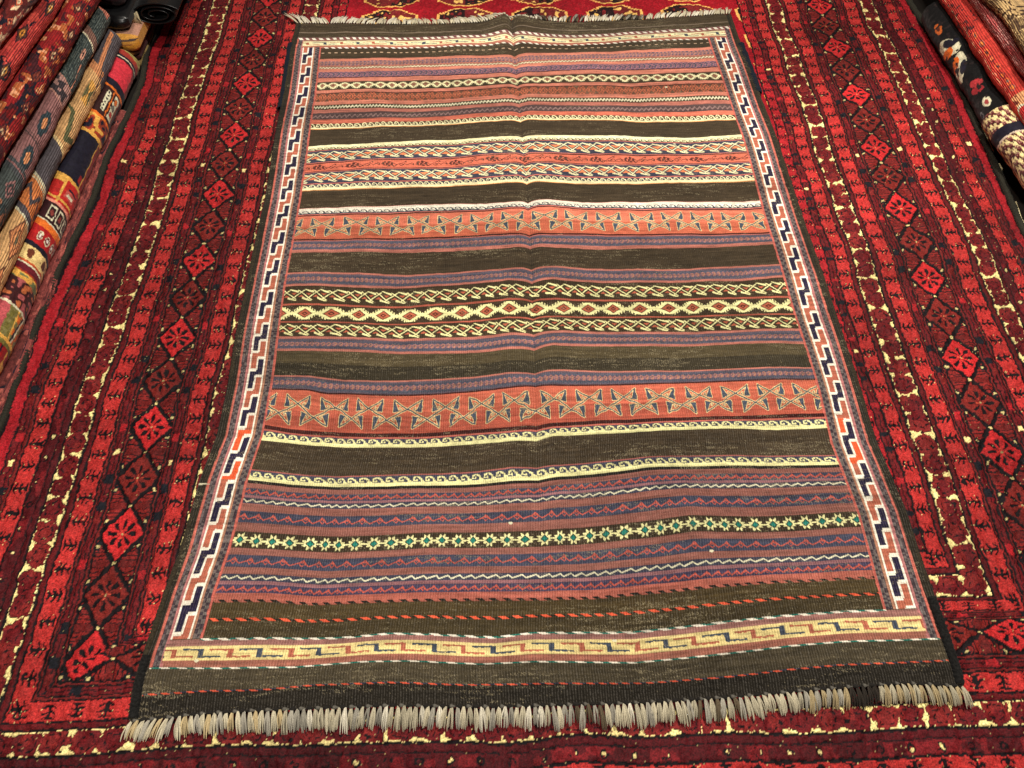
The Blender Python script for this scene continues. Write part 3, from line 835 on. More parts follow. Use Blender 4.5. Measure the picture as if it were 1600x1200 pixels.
# the plain ground beyond: rows of quartered medallions with small shrubs between
fm = p >= .4915
gx = ((XX+.137)/.2085); kx = np.round(gx); fx_ = (gx-kx)*2
gy = (YY-.888)/.128; ky = np.round(gy); fy_ = (gy-ky)*2
st = np.round(np.abs(fx_)*14)/14
nn = np.maximum(np.maximum(st*1.28, np.abs(fy_)*1.06), (st+np.abs(fy_))*.80)
oct_ = fm & (nn < .92)
ci[oct_] = lin(34, 16, 18); ci[oct_ & (fx_*fy_ > 0)] = lin(104, 30, 30)
ci[fm & (np.abs(nn-.92) < .038)] = lin(220, 166, 90)
bl = noise2(NY, NX, 7, 7)
ci[oct_ & (nn < .78) & (bl > .76)] = lin(226, 180, 100); ci[oct_ & (nn < .78) & (bl < .3)] = lin(110, 28, 30)
sx = (((XX+.137)/.2085+.5) % 1.0-.5)*2*.104; sy = (((YY-.888)/.128+.5) % 1.0-.5)*.128
rr = np.hypot(sx, sy-.006); tt_ = np.arctan2(sy-.006, sx)
tree = fm & ~oct_ & (((rr < .027) & (np.abs(((tt_/.42) % 1)-.5) < .26) & (rr > .006)) | ((np.abs(sx) < .0025) & (sy < 0) & (sy > -.034)) | (np.abs(sy+.02) < .003) & (np.abs(sx) < .012))
ci[tree] = CBK*1.2; ci[tree & (rr < .025) & (rr > .012) & (bl > .45)] = lin(228, 176, 92)

# wool variation: abrash bands, knots, mottling, glints painted as pale specks on dark wool
g = .62+.42*noise2(NY, NX, 25, 200)+.55*(noise2(NY, NX, 2.2, 3)-.5)+.50*(noise2(NY, NX, 34, 40)-.5)+.40*noise2(NY, NX, 150, 150)
ci *= g[..., None]
ci *= (1+.35*(rng.random((NY, NX, 1)).astype(np.float32)-.5))
hot = (rng.random((NY, NX)) > .9965) & (ci.mean(2) < .06); ci[hot] = CIV*.45
ci = np.clip(ci, 0, 1)
z = zc*1.6+.0030*(noise2(NY, NX, 4, 4)-.5)+.0050*(noise2(NY, NX, 11, 9)-.5)+.0012*(rng.random((NY, NX))-.5)
z = z+.004*(noise2(NY, NX, 90, 120)-.5)
# the long edges ride up a little where they meet the folded rugs
dl = XX-eL[:, None]; dr = eR[:, None]-XX
z = z+np.exp(-(dl/.05)**2)*(.002+.004*noise2(NY, NX, 120, 900))+np.exp(-(dr/.05)**2)*(.002+.005*noise2(NY, NX, 120, 900))
under = (XX > -.57) & (XX < .57) & (YY < .83) & (YY > -.84)
z = np.where(under, np.minimum(z, .001)-.001, z)
z = np.minimum(z, np.where((XX > -.61) & (XX < .62) & (YY < .89) & (YY > -.89), .0045, .1))
inn = (XX > -.54) & (XX < .54) & (YY < .80) & (YY > -.82)
z = np.where(inn, z-.003, z)
V = np.stack([XX, YY, z], -1)
Vp = pad(V); Vp[0, :, 2] = -.014; Vp[-1, :, 2] = -.014; Vp[:, 0, 2] = -.014; Vp[:, -1, 2] = -.014
carpet = empty('pile_carpet', (0, 0, 0))
tag(carpet, 'large red and maroon pile carpet with ivory-edged bands and starred diamonds, under the striped rug', 'carpet')
link('pile', raw_mesh('pile', Vp.reshape(-1, 3), grid_faces(NY+2, NX+2, flip=True), pad(ci).reshape(-1, 3)), M_pile, carpet)
def zedge(arr, side_):
    return arr[:, 2] if side_ == 0 else arr[:, -3]
iy = np.arange(0, NY, 4)
cord_along('selvedge', np.stack([eL[iy]-.002, yr[iy], np.convolve(z[:, 3], np.ones(25)/25, 'same')[iy]+.001], 1), .0068, M_cord, carpet, .007)
cord_along('selvedge', np.stack([eR[iy]+.002, yr[iy], np.convolve(z[:, -4], np.ones(25)/25, 'same')[iy]+.002], 1), .0072, M_cord, carpet, .007)
M_edgeglint = textile('pale_edge_glint', rough=.6, color=lin(220, 205, 160), noise_scale=300, noise_strength=.5, vary=.3)
for a, b in ((.80, .28), (.245, .225), (.12, -.02)):  # thin pale tubes stand in for the highlight beside the right cord
    ys = np.linspace(a, b, 60)
    X = np.interp(ys, yr, eR)+.0095+.0016*np.sin(ys*60)
    pk = Pack(); V_, F_ = tube_np(np.stack([X, ys, np.interp(ys, yr, np.convolve(z[:, -4], np.ones(25)/25, 'same'))+.0045], 1), .0017*(.6+.7*np.abs(np.sin(ys*47))), 6); pk.add(V_, F_)
    pk.build('edge_glint', M_edgeglint, carpet)
del V, Vp, XX, YY, ci, dL, dR, dB

# ================================================================== FOLDED RUGS
def n1(n, cells, seed=None):
    g = rng.random(cells+3); x = np.linspace(0, cells+.999, n); i = x.astype(int); f = x-i; f = f*f*(3-2*f)
    return g[i]*(1-f)+g[i+1]*f-.5

def fold(name, label, cat, group, sgn, xf, y0, y1, z0, slope, h, painter, mat, depth=.30, back=None, thick=.011, yref=.68, wob=.006, taper=0.0, skew=0.0):
    """a rug folded lengthwise: round fold towards the aisle, two flat layers behind it"""
    root = empty(name, (xf-sgn*depth*.5, (y0+y1)/2, max(0, z0)))
    tag(root, label, cat, group)
    ny = int((y1-y0)/.0019); rx = h*.55
    nth = 76; nfl = 40
    th = np.linspace(-math.pi/2, math.pi/2, nth)
    fl = np.linspace(0, depth, nfl+1)[1:]
    def prof(hh, rr):
        a = np.concatenate([-(hh/2*math.pi/2)-fl[::-1], th*hh/2, (hh/2*math.pi/2)+fl])
        x = np.concatenate([-fl[::-1], rr*np.cos(th), -fl]); zz = np.concatenate([np.full(nfl, -hh/2), hh/2*np.sin(th), np.full(nfl, hh/2)])
        return a, x, zz
    a, px, pz = prof(h, rx)
    ys = np.linspace(y0, y1, ny)
    dx = n1(ny, 5)*wob*2+n1(ny, 16)*wob*.6; hz = 1+n1(ny, 7)*.10; dz = n1(ny, 5)*.004
    dx = dx+skew*(y1-ys)
    if taper: hz = hz*np.clip((ys-y0)/taper, .02, 1)**.5; dx = dx-sgn*0-(1-np.clip((ys-y0)/taper, 0, 1))**2*rx*1.0
    zb = z0+slope*(yref-ys)
    def surf(px, pz, dxo=0):
        X = xf-sgn*rx+sgn*(px[None, :])+sgn*dx[:, None]
        sag = -.0*px[None, :]
        Z = zb[:, None]+h/2+pz[None, :]*hz[:, None]+dz[:, None]
        Y = np.broadcast_to(ys[:, None], X.shape)
        return np.stack([X, Y, Z], -1)
    Vo = surf(px, pz)
    nz_ = .0016*(noise2(ny, len(a), 5, 4)-.5)+.003*(noise2(ny, len(a), 25, 18)-.5)
    Vo[..., 0] += sgn*nz_*np.clip(px/rx, 0, 1)[None, :]; Vo[..., 2] += nz_*np.sign(pz)[None, :]*(np.abs(pz)/(h/2))[None, :]
    A = np.broadcast_to(a[None, :], (ny, len(a))); Yg = np.broadcast_to(ys[:, None], A.shape)
    jit = (noise2(ny, len(a), 4, 4)-.5)*.003
    C = painter(Yg+jit+(noise2(ny, len(a), 60, 30)-.5)*.005, A/(h*.5)+(noise2(ny, len(a), 4, 4)-.5)*.06, ny, len(a)).astype(np.float32)
    C = C*(.80+.30*noise2(ny, len(a), 3, 30)+.22*(noise2(ny, len(a), 2.2, 2.2)-.5)*2)[..., None]
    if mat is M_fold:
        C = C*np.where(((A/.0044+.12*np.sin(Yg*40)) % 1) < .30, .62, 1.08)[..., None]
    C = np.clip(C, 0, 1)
    uv = np.stack([Yg, A], -1)
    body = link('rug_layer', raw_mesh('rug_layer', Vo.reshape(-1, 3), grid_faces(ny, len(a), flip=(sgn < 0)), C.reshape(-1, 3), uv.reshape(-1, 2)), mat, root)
    # inner side of the layer, joined at both ends
    a2, px2, pz2 = prof(h-2*thick, max(rx-thick, .004))
    Vi = surf(px2, pz2)[::6]
    if (ny-1) % 6: Vi = np.concatenate([Vi, surf(px2, pz2)[-1:]])
    bc = back if back is not None else lin(120, 84, 66)
    m = len(Vi)
    pk = Pack()
    pk.add(Vi.reshape(-1, 3), grid_faces(m, len(a), flip=(sgn > 0)), bc)
    for e, idx in ((0, 0), (-1, -1)):
        o_ = Vo[idx]; i_ = Vi[idx]
        mid = (o_+i_)/2; mid[:, 1] += (.004 if idx == -1 else -.004)
        W = np.concatenate([o_, mid, i_]); pk.add(W, grid_faces(3, len(a), flip=(idx == 0) ^ (sgn < 0)), bc*1.1)
    pk.build('rug_backing', M_foldpile, root)
    # second layer folded inside
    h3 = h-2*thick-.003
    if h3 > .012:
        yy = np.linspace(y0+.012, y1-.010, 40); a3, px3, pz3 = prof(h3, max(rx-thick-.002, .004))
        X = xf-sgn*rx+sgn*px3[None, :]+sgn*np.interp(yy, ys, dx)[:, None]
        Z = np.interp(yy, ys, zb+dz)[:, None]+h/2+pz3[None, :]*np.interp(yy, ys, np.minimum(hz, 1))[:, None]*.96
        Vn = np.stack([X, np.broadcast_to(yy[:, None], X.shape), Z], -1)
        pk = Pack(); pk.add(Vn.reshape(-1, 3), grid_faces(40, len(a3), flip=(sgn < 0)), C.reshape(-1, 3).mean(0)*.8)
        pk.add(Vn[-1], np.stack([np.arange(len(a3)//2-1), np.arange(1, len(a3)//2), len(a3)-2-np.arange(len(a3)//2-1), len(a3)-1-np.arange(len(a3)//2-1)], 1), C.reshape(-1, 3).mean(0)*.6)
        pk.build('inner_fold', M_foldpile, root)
    return root

def base(ny, nx, c): 
    o = np.empty((ny, nx, 3), np.float32); o[:] = c; return o
def st(o, Y, a, b, c, m=None):
    k = (Y >= min(a, b)) & (Y < max(a, b))
    if m is not None: k = k & m
    o[k] = c; return k
YEL = lin(214, 160, 74); INK = lin(24, 22, 36); PK = lin(206, 52, 66); OR = lin(216, 108, 38); OLI = lin(112, 104, 50); GRN = lin(104, 116, 72)

def p_colour(Y, A, ny, nx):            # vivid rug at the foot of the left stack
    o = base(ny, nx, lin(120, 26, 28)); n = noise2(ny, nx, 7, 7)
    Y = Y-.012*(A-.4)
    st(o, Y, .655, .72, lin(150, 134, 76)); st(o, Y, .638, .655, lin(150, 50, 40)); st(o, Y, .620, .638, INK); st(o, Y, .626, .630, CREAM)
    st(o, Y, .535, .620, lin(128, 40, 34)); st(o, Y, .542, .618, PK, A > -.1); st(o, Y, .535, .541, INK)
    st(o, Y, .520, .535, INK); st(o, Y, .512, .520, OR)
    k = st(o, Y, .415, .512, lin(50, 24, 24))
    st(o, Y, .425, .505, CREAM, (A > -.25) & (A < .35)); st(o, Y, .425, .505, lin(120, 60, 50), (A > -.25) & (A < -.05))
    for yy, cc in ((.488, OR), (.466, lin(110, 110, 100)), (.443, lin(196, 70, 60))):
        e = ((Y-yy)/.008)**2+((A-.18)/.12)**2; o[e < 1] = cc; o[(e > 1) & (e < 1.5)] = INK
    st(o, Y, .43, .50, CREAM, (A > .62) & (A < .85)); o[(np.abs(A-.74) < .05) & (Y > .43) & (Y < .5) & (((Y/.012) % 1) < .5)] = INK
    st(o, Y, .42, .51, OR, (np.abs(A-.48) < .035)); st(o, Y, .408, .416, OR)
    k = st(o, Y, .355, .408, lin(128, 50, 30)); o[k & (n > .62)] = YEL; o[k & (n < .3)] = INK; o[k & (n > .48) & (n < .54)] = lin(200, 60, 36)
    k = st(o, Y, .345, .355, YEL); 
    st(o, Y, .19, .345, lin(140, 30, 26)); lim = .55+.0*Y
    st(o, Y, .195, .345, INK, (A > .02)); st(o, Y, .19, .345, YEL, (A < .02) & (A > -.06)); st(o, Y, .188, .197, YEL)
    st(o, Y, .205, .225, lin(140, 28, 28), (A > .05) & (A < .28))
    st(o, Y, .12, .188, lin(172, 34, 30)); st(o, Y, .175, .188, YEL, A > .75); st(o, Y, .120, .188, YEL, np.abs(A-.80) < .05)
    st(o, Y, .145, .165, lin(170, 80, 70), (A > .0) & (A < .6)); st(o, Y, .150, .158, CREAM, (A > .1) & (A < .5)); st(o, Y, .166, .171, INK, (A > -.1) & (A < .5)); st(o, Y, .128, .134, YEL)
    st(o, Y, .115, .122, lin(214, 130, 110))
    st(o, Y, .062, .115, lin(48, 18, 22))
    for c0 in (.72, .22, -.28):
        k = (np.abs(A-c0) < .20) & (Y > .070) & (Y < .108); k2 = (np.abs(A-c0) < .155) & (Y > .075) & (Y < .103)
        o[k] = CREAM; o[k2] = lin(44, 20, 22); o[k2 & (((A-c0)/.09)**2+((Y-.089)/.008)**2 < 1)] = lin(120, 50, 44)
    st(o, Y, .042, .062, OR); st(o, Y, .060, .063, CREAM)
    k = st(o, Y, -.005, .042, lin(168, 28, 30))
    for c0 in (.75, .35, -.05, -.4):
        e = ((A-c0)/.14)**2+((Y-.019)/.012)**2; o[(e < 1)] = CREAM; o[(e < .62) & (n > .45)] = lin(110, 30, 36); o[e < .15] = lin(220, 210, 200)
    st(o, Y, -.015, -.003, INK)
    st(o, Y, -.050, -.015, lin(226, 196, 130))
    for c0 in (.8, .38, -.05, -.45):
        e = ((A-c0)/.17)**2+((Y+.031)/.012)**2; o[(e < 1) & (n > .35)] = lin(96, 46, 26)
    st(o, Y, -.056, -.050, lin(186, 80, 40)); st(o, Y, -.060, -.056, CREAM); st(o, Y, -.076, -.060, lin(96, 22, 34)); st(o, Y, -.080, -.076, lin(160, 50, 30))
    k = st(o, Y, -.097, -.080, GRN); o[k & (n > .55)] = YEL; st(o, Y, -.084, -.080, YEL)
    k = st(o, Y, -.155, -.097, lin(56, 22, 24)); o[k & (n > .60)] = lin(160, 80, 80); o[k & (n < .25)] = lin(176, 96, 56)
    st(o, Y, -.160, -.155, CREAM)
    k = st(o, Y, -.225, -.160, OLI); o[k & (A < .25)] = OR*.9; o[k & ((np.floor(A*5)+np.floor(Y/.014)) % 2 == 0)] = lin(120, 112, 66)
    o[k & (np.abs(A-.22) < .04)] = YEL; o[k & (np.abs(A+.05+(Y+.19)*4) < .05)] = INK; o[k & (np.abs(A+.15+(Y+.19)*4) < .04)] = CREAM; o[k & (A > .7)] = lin(180, 80, 84)
    st(o, Y, -.232, -.225, YEL); st(o, Y, -.240, -.232, OLI)
    k = st(o, Y, -.30, -.240, lin(140, 22, 24)); o[k & (n > .68)] = YEL; o[k & (np.abs(A-.3) < .03)] = INK
    k = st(o, Y, -.325, -.30, lin(40, 34, 26)); o[k & ((np.floor(A*8)+np.floor(Y/.008)) % 2 == 0)] = lin(140, 116, 70)
    st(o, Y, -.60, -.325, lin(176, 34, 28))
    return o

def p_tan(Y, A, ny, nx):
    T = lin(206, 160, 108); o = base(ny, nx, T); G = lin(84, 78, 82); n = noise2(ny, nx, 8, 8)
    Y = Y-.022*(A-.4)
    st(o, Y, .50, .80, G); st(o, Y, .505, .66, lin(204, 132, 90), (np.abs(A-.62-(Y-.55)*1.2) < .15)); st(o, Y, .50, .53, lin(200, 134, 90), A > .1)
    o[(np.abs(A-.2-(Y-.50)*6) < .06) & (Y > .44) & (Y < .53)] = lin(90, 70, 60)
    k = (np.abs(A-.40) < .30) & (np.abs(Y-.435) < .040); kk = k & (np.abs(A-.40)/.30 < .06+np.abs(Y-.435)/.040); o[k] = lin(96, 92, 60); o[kk] = lin(206, 152, 76); o[k & ~kk] = lin(96, 92, 60)
    Am = A*.035
    for q in ((.050, .352, .024, .345), (.024, .345, .012, .272), (.012, .272, -.012, .300)):
        o[seg(Am, Y, *q) < .0055] = lin(92, 94, 62)
    st(o, Y, .245, .255, lin(226, 196, 140)); st(o, Y, .135, .245, G); st(o, Y, .125, .135, CREAM*.85); st(o, Y, .117, .121, CREAM*.85)
    k = st(o, Y, .045, .117, lin(200, 118, 66)); o[k & (np.abs(((Y-.08)/.036)-np.abs(((A*1.2) % 1)-.5)*2+.5) < .24)] = lin(74, 70, 74)
    st(o, Y, .028, .045, lin(78, 72, 76)); st(o, Y, .022, .028, CREAM*.9)
    for c0 in (-.03, -.15):
        e = np.abs(A-.25)/.55+np.abs(Y-c0)/.055; o[e < 1] = lin(110, 70, 50); o[e < .85] = lin(204, 132, 86); o[e < .55] = lin(110, 70, 50); o[e < .45] = lin(206, 140, 90); o[(e < .25)] = lin(96, 92, 70)
    st(o, Y, -.22, -.20, lin(78, 72, 76))
    return o

def p_teal(Y, A, ny, nx):
    D = lin(48, 58, 58); o = base(ny, nx, D); n = noise2(ny, nx, 6, 6); MV = lin(136, 94, 92)
    Y = Y-.02*(A-.4)
    o[((A*11) % 1 < .30)] = lin(96, 104, 98)
    st(o, Y, .66, .72, lin(190, 116, 96), A > .0); k = st(o, Y, .55, .58, lin(126, 92, 80)); st(o, Y, .545, .551, lin(224, 214, 180))
    e = ((A-.35)/.17)**2+((Y-.495)/.020)**2; o[e < 1] = lin(196, 142, 120); o[e < .12] = INK
    st(o, Y, .36, .47, lin(188, 124, 100), np.abs(A-.0-(Y-.4)*1.6) < .04)
    k = st(o, Y, .325, .375, lin(60, 52, 56)); o[k & (n > .58)] = lin(168, 128, 120); st(o, Y, .375, .381, lin(180, 130, 116)); st(o, Y, .319, .325, lin(180, 130, 116))
    st(o, Y, .10, .319, MV)
    for c0 in (.235, .125):
        e = ((A-.40)/.36)**2+((Y-c0)/.036)**2; wv = .12*np.sin(np.arctan2((Y-c0)/.036, (A-.4)/.36)*8)
        o[e < 1+wv] = lin(46, 60, 66); o[e < .22] = lin(206, 136, 90)
    st(o, Y, .176, .181, lin(80, 64, 64)); st(o, Y, .186, .188, lin(90, 70, 66)); st(o, Y, .072, .10, lin(70, 72, 74)); st(o, Y, .085, .090, MV)
    k = st(o, Y, .0, .072, lin(66, 72, 70)); e = np.abs(A-.35)/.4+np.abs(Y-.035)/.026; o[e < 1] = MV; o[e < .7] = lin(58, 62, 62); o[e < .4] = MV
    k = st(o, Y, -.07, .0, lin(150, 96, 70)); o[k & (n > .6)] = D
    return o

def p_reds(seed, basec, flecks, motifs, per=.09):
    def f(Y, A, ny, nx):
        o = base(ny, nx, basec); n = noise2(ny, nx, 9, 6); n2 = noise2(ny, nx, 40, 14); n3 = noise2(ny, nx, 4, 4)
        o[n2 > .62] = basec*.55
        o[(np.abs(n2-.60) < .035)] = INK
        o[((A*9) % 1 < .25)] *= .62
        k = (n > .70); o[k] = flecks[0]; o[k & (n3 > .6)] = flecks[1]; o[(n < .22)] = flecks[2]
        s = (Y+seed)/per; fy = (s % 1)-.5; kx = np.floor(s)
        c0 = .35+.25*np.sin(kx*2.3+seed*9)
        e = np.abs(A-c0)/.30+np.abs(fy)/.30
        o[e < 1] = INK; o[e < .82] = motifs[0]; o[(e < .5)] = motifs[1]; o[(e < .5) & (n3 > .5)] = motifs[2]; o[e < .2] = INK
        return o
    return f

def p_black(Y, A, ny, nx):             # right stack, lowest
    o = base(ny, nx, lin(13, 12, 13)); n = noise2(ny, nx, 6, 6)
    def ell(y, a, ry, ra, c, w=0):
        e = ((Y-y)/ry)**2+((A-a+w*(Y-y)*14)/ra)**2; o[e < 1] = c; return e
    ell(.70, .35, .020, .22, lin(190, 92, 36)); ell(.70, .35, .010, .1, lin(90, 40, 26))
    ell(.625, .25, .034, .52, CREAM, .6); ell(.632, .38, .018, .26, INK, .6); ell(.612, .02, .014, .42, lin(222, 104, 30), .4); ell(.625, .75, .009, .14, INK)
    ell(.545, .22, .042, .48, CREAM, -.5); ell(.535, .40, .022, .22, INK, -.5); ell(.562, .0, .020, .34, lin(222, 104, 30), -.8); ell(.51, -.1, .012, .2, CREAM)
    ell(.465, .52, .012, .36, lin(170, 50, 54), .6); ell(.445, .42, .010, .36, lin(150, 40, 46), .6)
    e = ell(.395, .50, .016, .24, CREAM); ell(.395, .50, .009, .12, lin(150, 60, 60)); ell(.37, -.1, .012, .14, lin(110, 110, 110)); ell(.37, -.1, .008, .09, INK)
    ell(.335, .42, .024, .5, lin(140, 26, 40), .9); e = ell(.315, .72, .010, .16, YEL); ell(.315, .72, .005, .08, INK)
    ell(.285, .02, .020, .18, lin(150, 80, 80)); ell(.285, .02, .015, .12, lin(70, 24, 28))
    o[(n > .82)] = lin(34, 26, 26)
    return o

def p_ivory(Y, A, ny, nx):
    o = base(ny, nx, lin(84, 26, 26)); n = noise2(ny, nx, 5, 5)
    r = np.hypot((Y-.12)/.12, (A-.0)/1.0)
    k = (r*4.2+.12*np.sign(np.sin(A*26))) % 1.0
    o[(k < .42)] = lin(228, 208, 150); o[(k > .42) & (k < .50)] = INK; o[(k > .80) & (k < .9)] = lin(170, 120, 110)
    e = ((Y-.085)/.028)**2+((A-.45)/.35)**2; o[e < 1] = lin(120, 26, 24); o[e < .45] = INK; o[e < .2] = lin(190, 170, 150)
    st(o, Y, .245, .25, lin(200, 180, 160)); st(o, Y, .25, .28, INK)
    return o

def p_salmon(Y, A, ny, nx):
    B = lin(200, 62, 52); o = base(ny, nx, B); n = noise2(ny, nx, 5, 5)
    st(o, Y, .60, .72, lin(188, 56, 48)); o[(n > .72) & (Y > .58)] = lin(90, 40, 40)
    cols = [lin(226, 120, 60), lin(130, 110, 96), lin(228, 128, 60), lin(90, 50, 50), lin(226, 120, 70), lin(80, 50, 50)]
    for i, c0 in enumerate((.565, .53, .50, .472, .44, .41, .385, .36)):
        a0 = .45+.06*math.sin(i*2.1); e = ((Y-c0)/.011)**2+((A-a0)/.17)**2
        o[(e < 1)] = cols[i % 6]; o[(e < .62)] = B*.9; o[(e < .3)] = cols[(i+1) % 6]
        e = ((Y-c0+.012)/.006)**2+((A-a0+.42)/.09)**2; o[e < 1] = lin(224, 120, 96)
    o[(np.abs(A-.0) < .02) & (Y > .40)] = lin(220, 170, 130)
    k = st(o, Y, .285, .335, lin(224, 160, 110), A > .0); o[k & (n > .7)] = lin(120, 50, 40)
    e = ((Y-.27)/.030)**2+((A-.25)/.5)**2; o[(e < 1)] = lin(200, 52, 50); o[(np.abs(e-1) < .2)] = CREAM
    for c0 in (.235, .225, .215): st(o, Y+.012*np.sin(A*20), c0, c0+.004, CREAM)
    k = st(o, Y, .0, .205, lin(222, 128, 78)); o[k & (((A*2+Y*8) % 1) < .10)] = lin(110, 50, 40); o[k & (((A*2-Y*9) % 1) < .12)] = lin(180, 70, 50); o[k & (n > .74)] = CREAM
    o[((A*10) % 1 < .16)] *= .82
    return o

def p_pink(Y, A, ny, nx):
    o = base(ny, nx, lin(150, 54, 56)); n = noise2(ny, nx, 30, 10)
    row = ((A*6.5) % 1); bead = ((Y/.0052+np.floor(A*6.5)*.5) % 1)
    k = (row > .35) & (row < .80) & (bead < .62); o[k] = lin(226, 170, 158); o[k & (n > .6)] = lin(206, 110, 104)
    o[(row < .14)] = lin(70, 24, 28); return o

def p_beige(Y, A, ny, nx):
    o = base(ny, nx, lin(150, 122, 82)); n = noise2(ny, nx, 14, 5); n2 = noise2(ny, nx, 4, 4)
    row = ((A*6) % 1); o[(row < .3)] = lin(66, 48, 36); o[(n > .66)] = lin(80, 58, 42); o[(n2 > .82)] = lin(196, 166, 116)
    k = st(o, Y, .49, .56, lin(186, 154, 106)); o[k & (n2 > .6)] = lin(70, 50, 36); return o

def p_maroonwhite(Y, A, ny, nx):
    o = base(ny, nx, lin(124, 24, 26)); n = noise2(ny, nx, 12, 12); n2 = noise2(ny, nx, 26, 18)
    o[n2 > .60] = lin(48, 22, 28)
    o[np.abs(n2-.60) < .028] = CREAM*.9; o[(np.abs(n-.5) < .02) & (n2 > .60)] = lin(180, 170, 150); o[(n > .80)] = lin(200, 90, 80)
    return o

GL = 'rugs folded and stacked on the left'; GR = 'rugs folded and stacked on the right'
XL0 = -.988
fold('folded_rug', 'multicoloured folded rug with navy, pink, ivory and olive panels, lowest on the left', 'folded rug', GL, 1, -.964, -.33, .665, -.004, .012, .074, p_colour, M_foldpile, back=lin(150, 128, 76), wob=.003, taper=.05, skew=-.012)
fold('folded_rug', 'tan and grey folded rug with olive zigzags, second from the bottom of the left stack', 'folded rug', GL, 1, -.984, -.30, .675, .060, .022, .060, p_tan, M_fold, back=lin(110, 92, 84))
fold('folded_rug', 'teal and mauve folded rug with two ringed orange medallions, lying directly on the tan one', 'folded rug', GL, 1, -.986, -.25, .675, .120, .030, .058, p_teal, M_fold, back=lin(190, 116, 92))
fold('folded_rug', 'dark red folded rug with cream and orange flecks, on the teal and mauve one', 'folded rug', GL, 1, -.984, -.22, .74, .178, .042, .062, p_reds(.02, lin(146, 30, 32), [lin(170, 92, 50), lin(214, 150, 110), lin(66, 24, 30)], [lin(104, 44, 34), lin(130, 60, 46), lin(206, 170, 130)]), M_fold, back=lin(90, 40, 36))
fold('folded_rug', 'bright salmon-red folded rug with yellow and cream hooked motifs, in the upper left stack', 'folded rug', GL, 1, -.990, -.20, .80, .240, .050, .060, p_reds(.31, lin(190, 62, 58), [lin(200, 76, 66), lin(190, 70, 60), lin(150, 44, 46)], [lin(86, 52, 44), lin(214, 140, 56), lin(226, 196, 140)], .12), M_fold, back=lin(110, 40, 36))
fold('folded_rug', 'maroon folded rug speckled with cream, near the top left corner', 'folded rug', GL, 1, -.985, -.20, .80, .298, .056, .044, p_reds(.13, lin(128, 40, 36), [lin(222, 190, 150), lin(176, 70, 56), lin(66, 24, 26)], [lin(190, 90, 60), lin(130, 30, 30), lin(226, 200, 160)], .06), M_foldpile, back=lin(90, 50, 40))
fold('folded_rug', 'red folded rug with cream stepped edging, topmost in the left corner', 'folded rug', GL, 1, -.990, -.20, .80, .345, .060, .045, p_reds(.23, lin(150, 52, 46), [lin(224, 192, 150), lin(200, 90, 76), lin(80, 30, 30)], [lin(220, 190, 150), lin(150, 40, 40), lin(80, 60, 50)], .05), M_foldpile, back=lin(90, 50, 40))
# worn carpet lying flat between the stack and the red carpet
fold('thin_rug', 'thin worn rose-brown rug edge lying flat beside the dark left cord of the carpet', 'rug', None, 1, -.962, -.42, .50, -.010, 0, .024, p_reds(.5, lin(130, 62, 58), [lin(160, 84, 74), lin(110, 50, 46), lin(80, 36, 36)], [lin(120, 56, 50), lin(140, 70, 60), lin(96, 44, 40)]), M_foldpile, depth=.10, thick=.004)

fold('folded_rug', 'black folded rug with orange and cream blossoms, lowest on the right', 'folded rug', GR, -1, 1.086, .345, .80, .004, 0, .082, p_black, M_foldpile, back=lin(60, 50, 44), wob=.004)
fold('folded_rug', 'ivory and maroon folded rug with toothed rings, before the black one on the right', 'folded rug', GR, -1, 1.064, .07, .338, .004, .06, .070, p_ivory, M_foldpile, back=lin(150, 120, 90), wob=.004, taper=.04)
fold('folded_rug', 'salmon-red folded rug with a row of small outlined blossoms, second layer of the right stack', 'folded rug', GR, -1, 1.100, .05, 1.0, .078, .012, .060, p_salmon, M_fold, back=lin(120, 50, 40))
fold('folded_rug', 'pink folded rug with beaded ribs along its fold, between the salmon and beige ones', 'folded rug', GR, -1, 1.108, .05, 1.0, .136, .012, .040, p_pink, M_fold, back=lin(120, 60, 56))
fold('folded_rug', 'beige and brown ribbed folded rug, fourth layer of the right stack', 'folded rug', GR, -1, 1.104, .05, 1.0, .176, .012, .036, p_beige, M_fold, back=lin(120, 90, 60))
fold('folded_rug', 'dark maroon folded rug with white outlined leaves, topmost at the right corner', 'folded rug', GR, -1, 1.150, .05, 1.0, .216, .012, .070, p_maroonwhite, M_foldpile, back=lin(80, 30, 30))

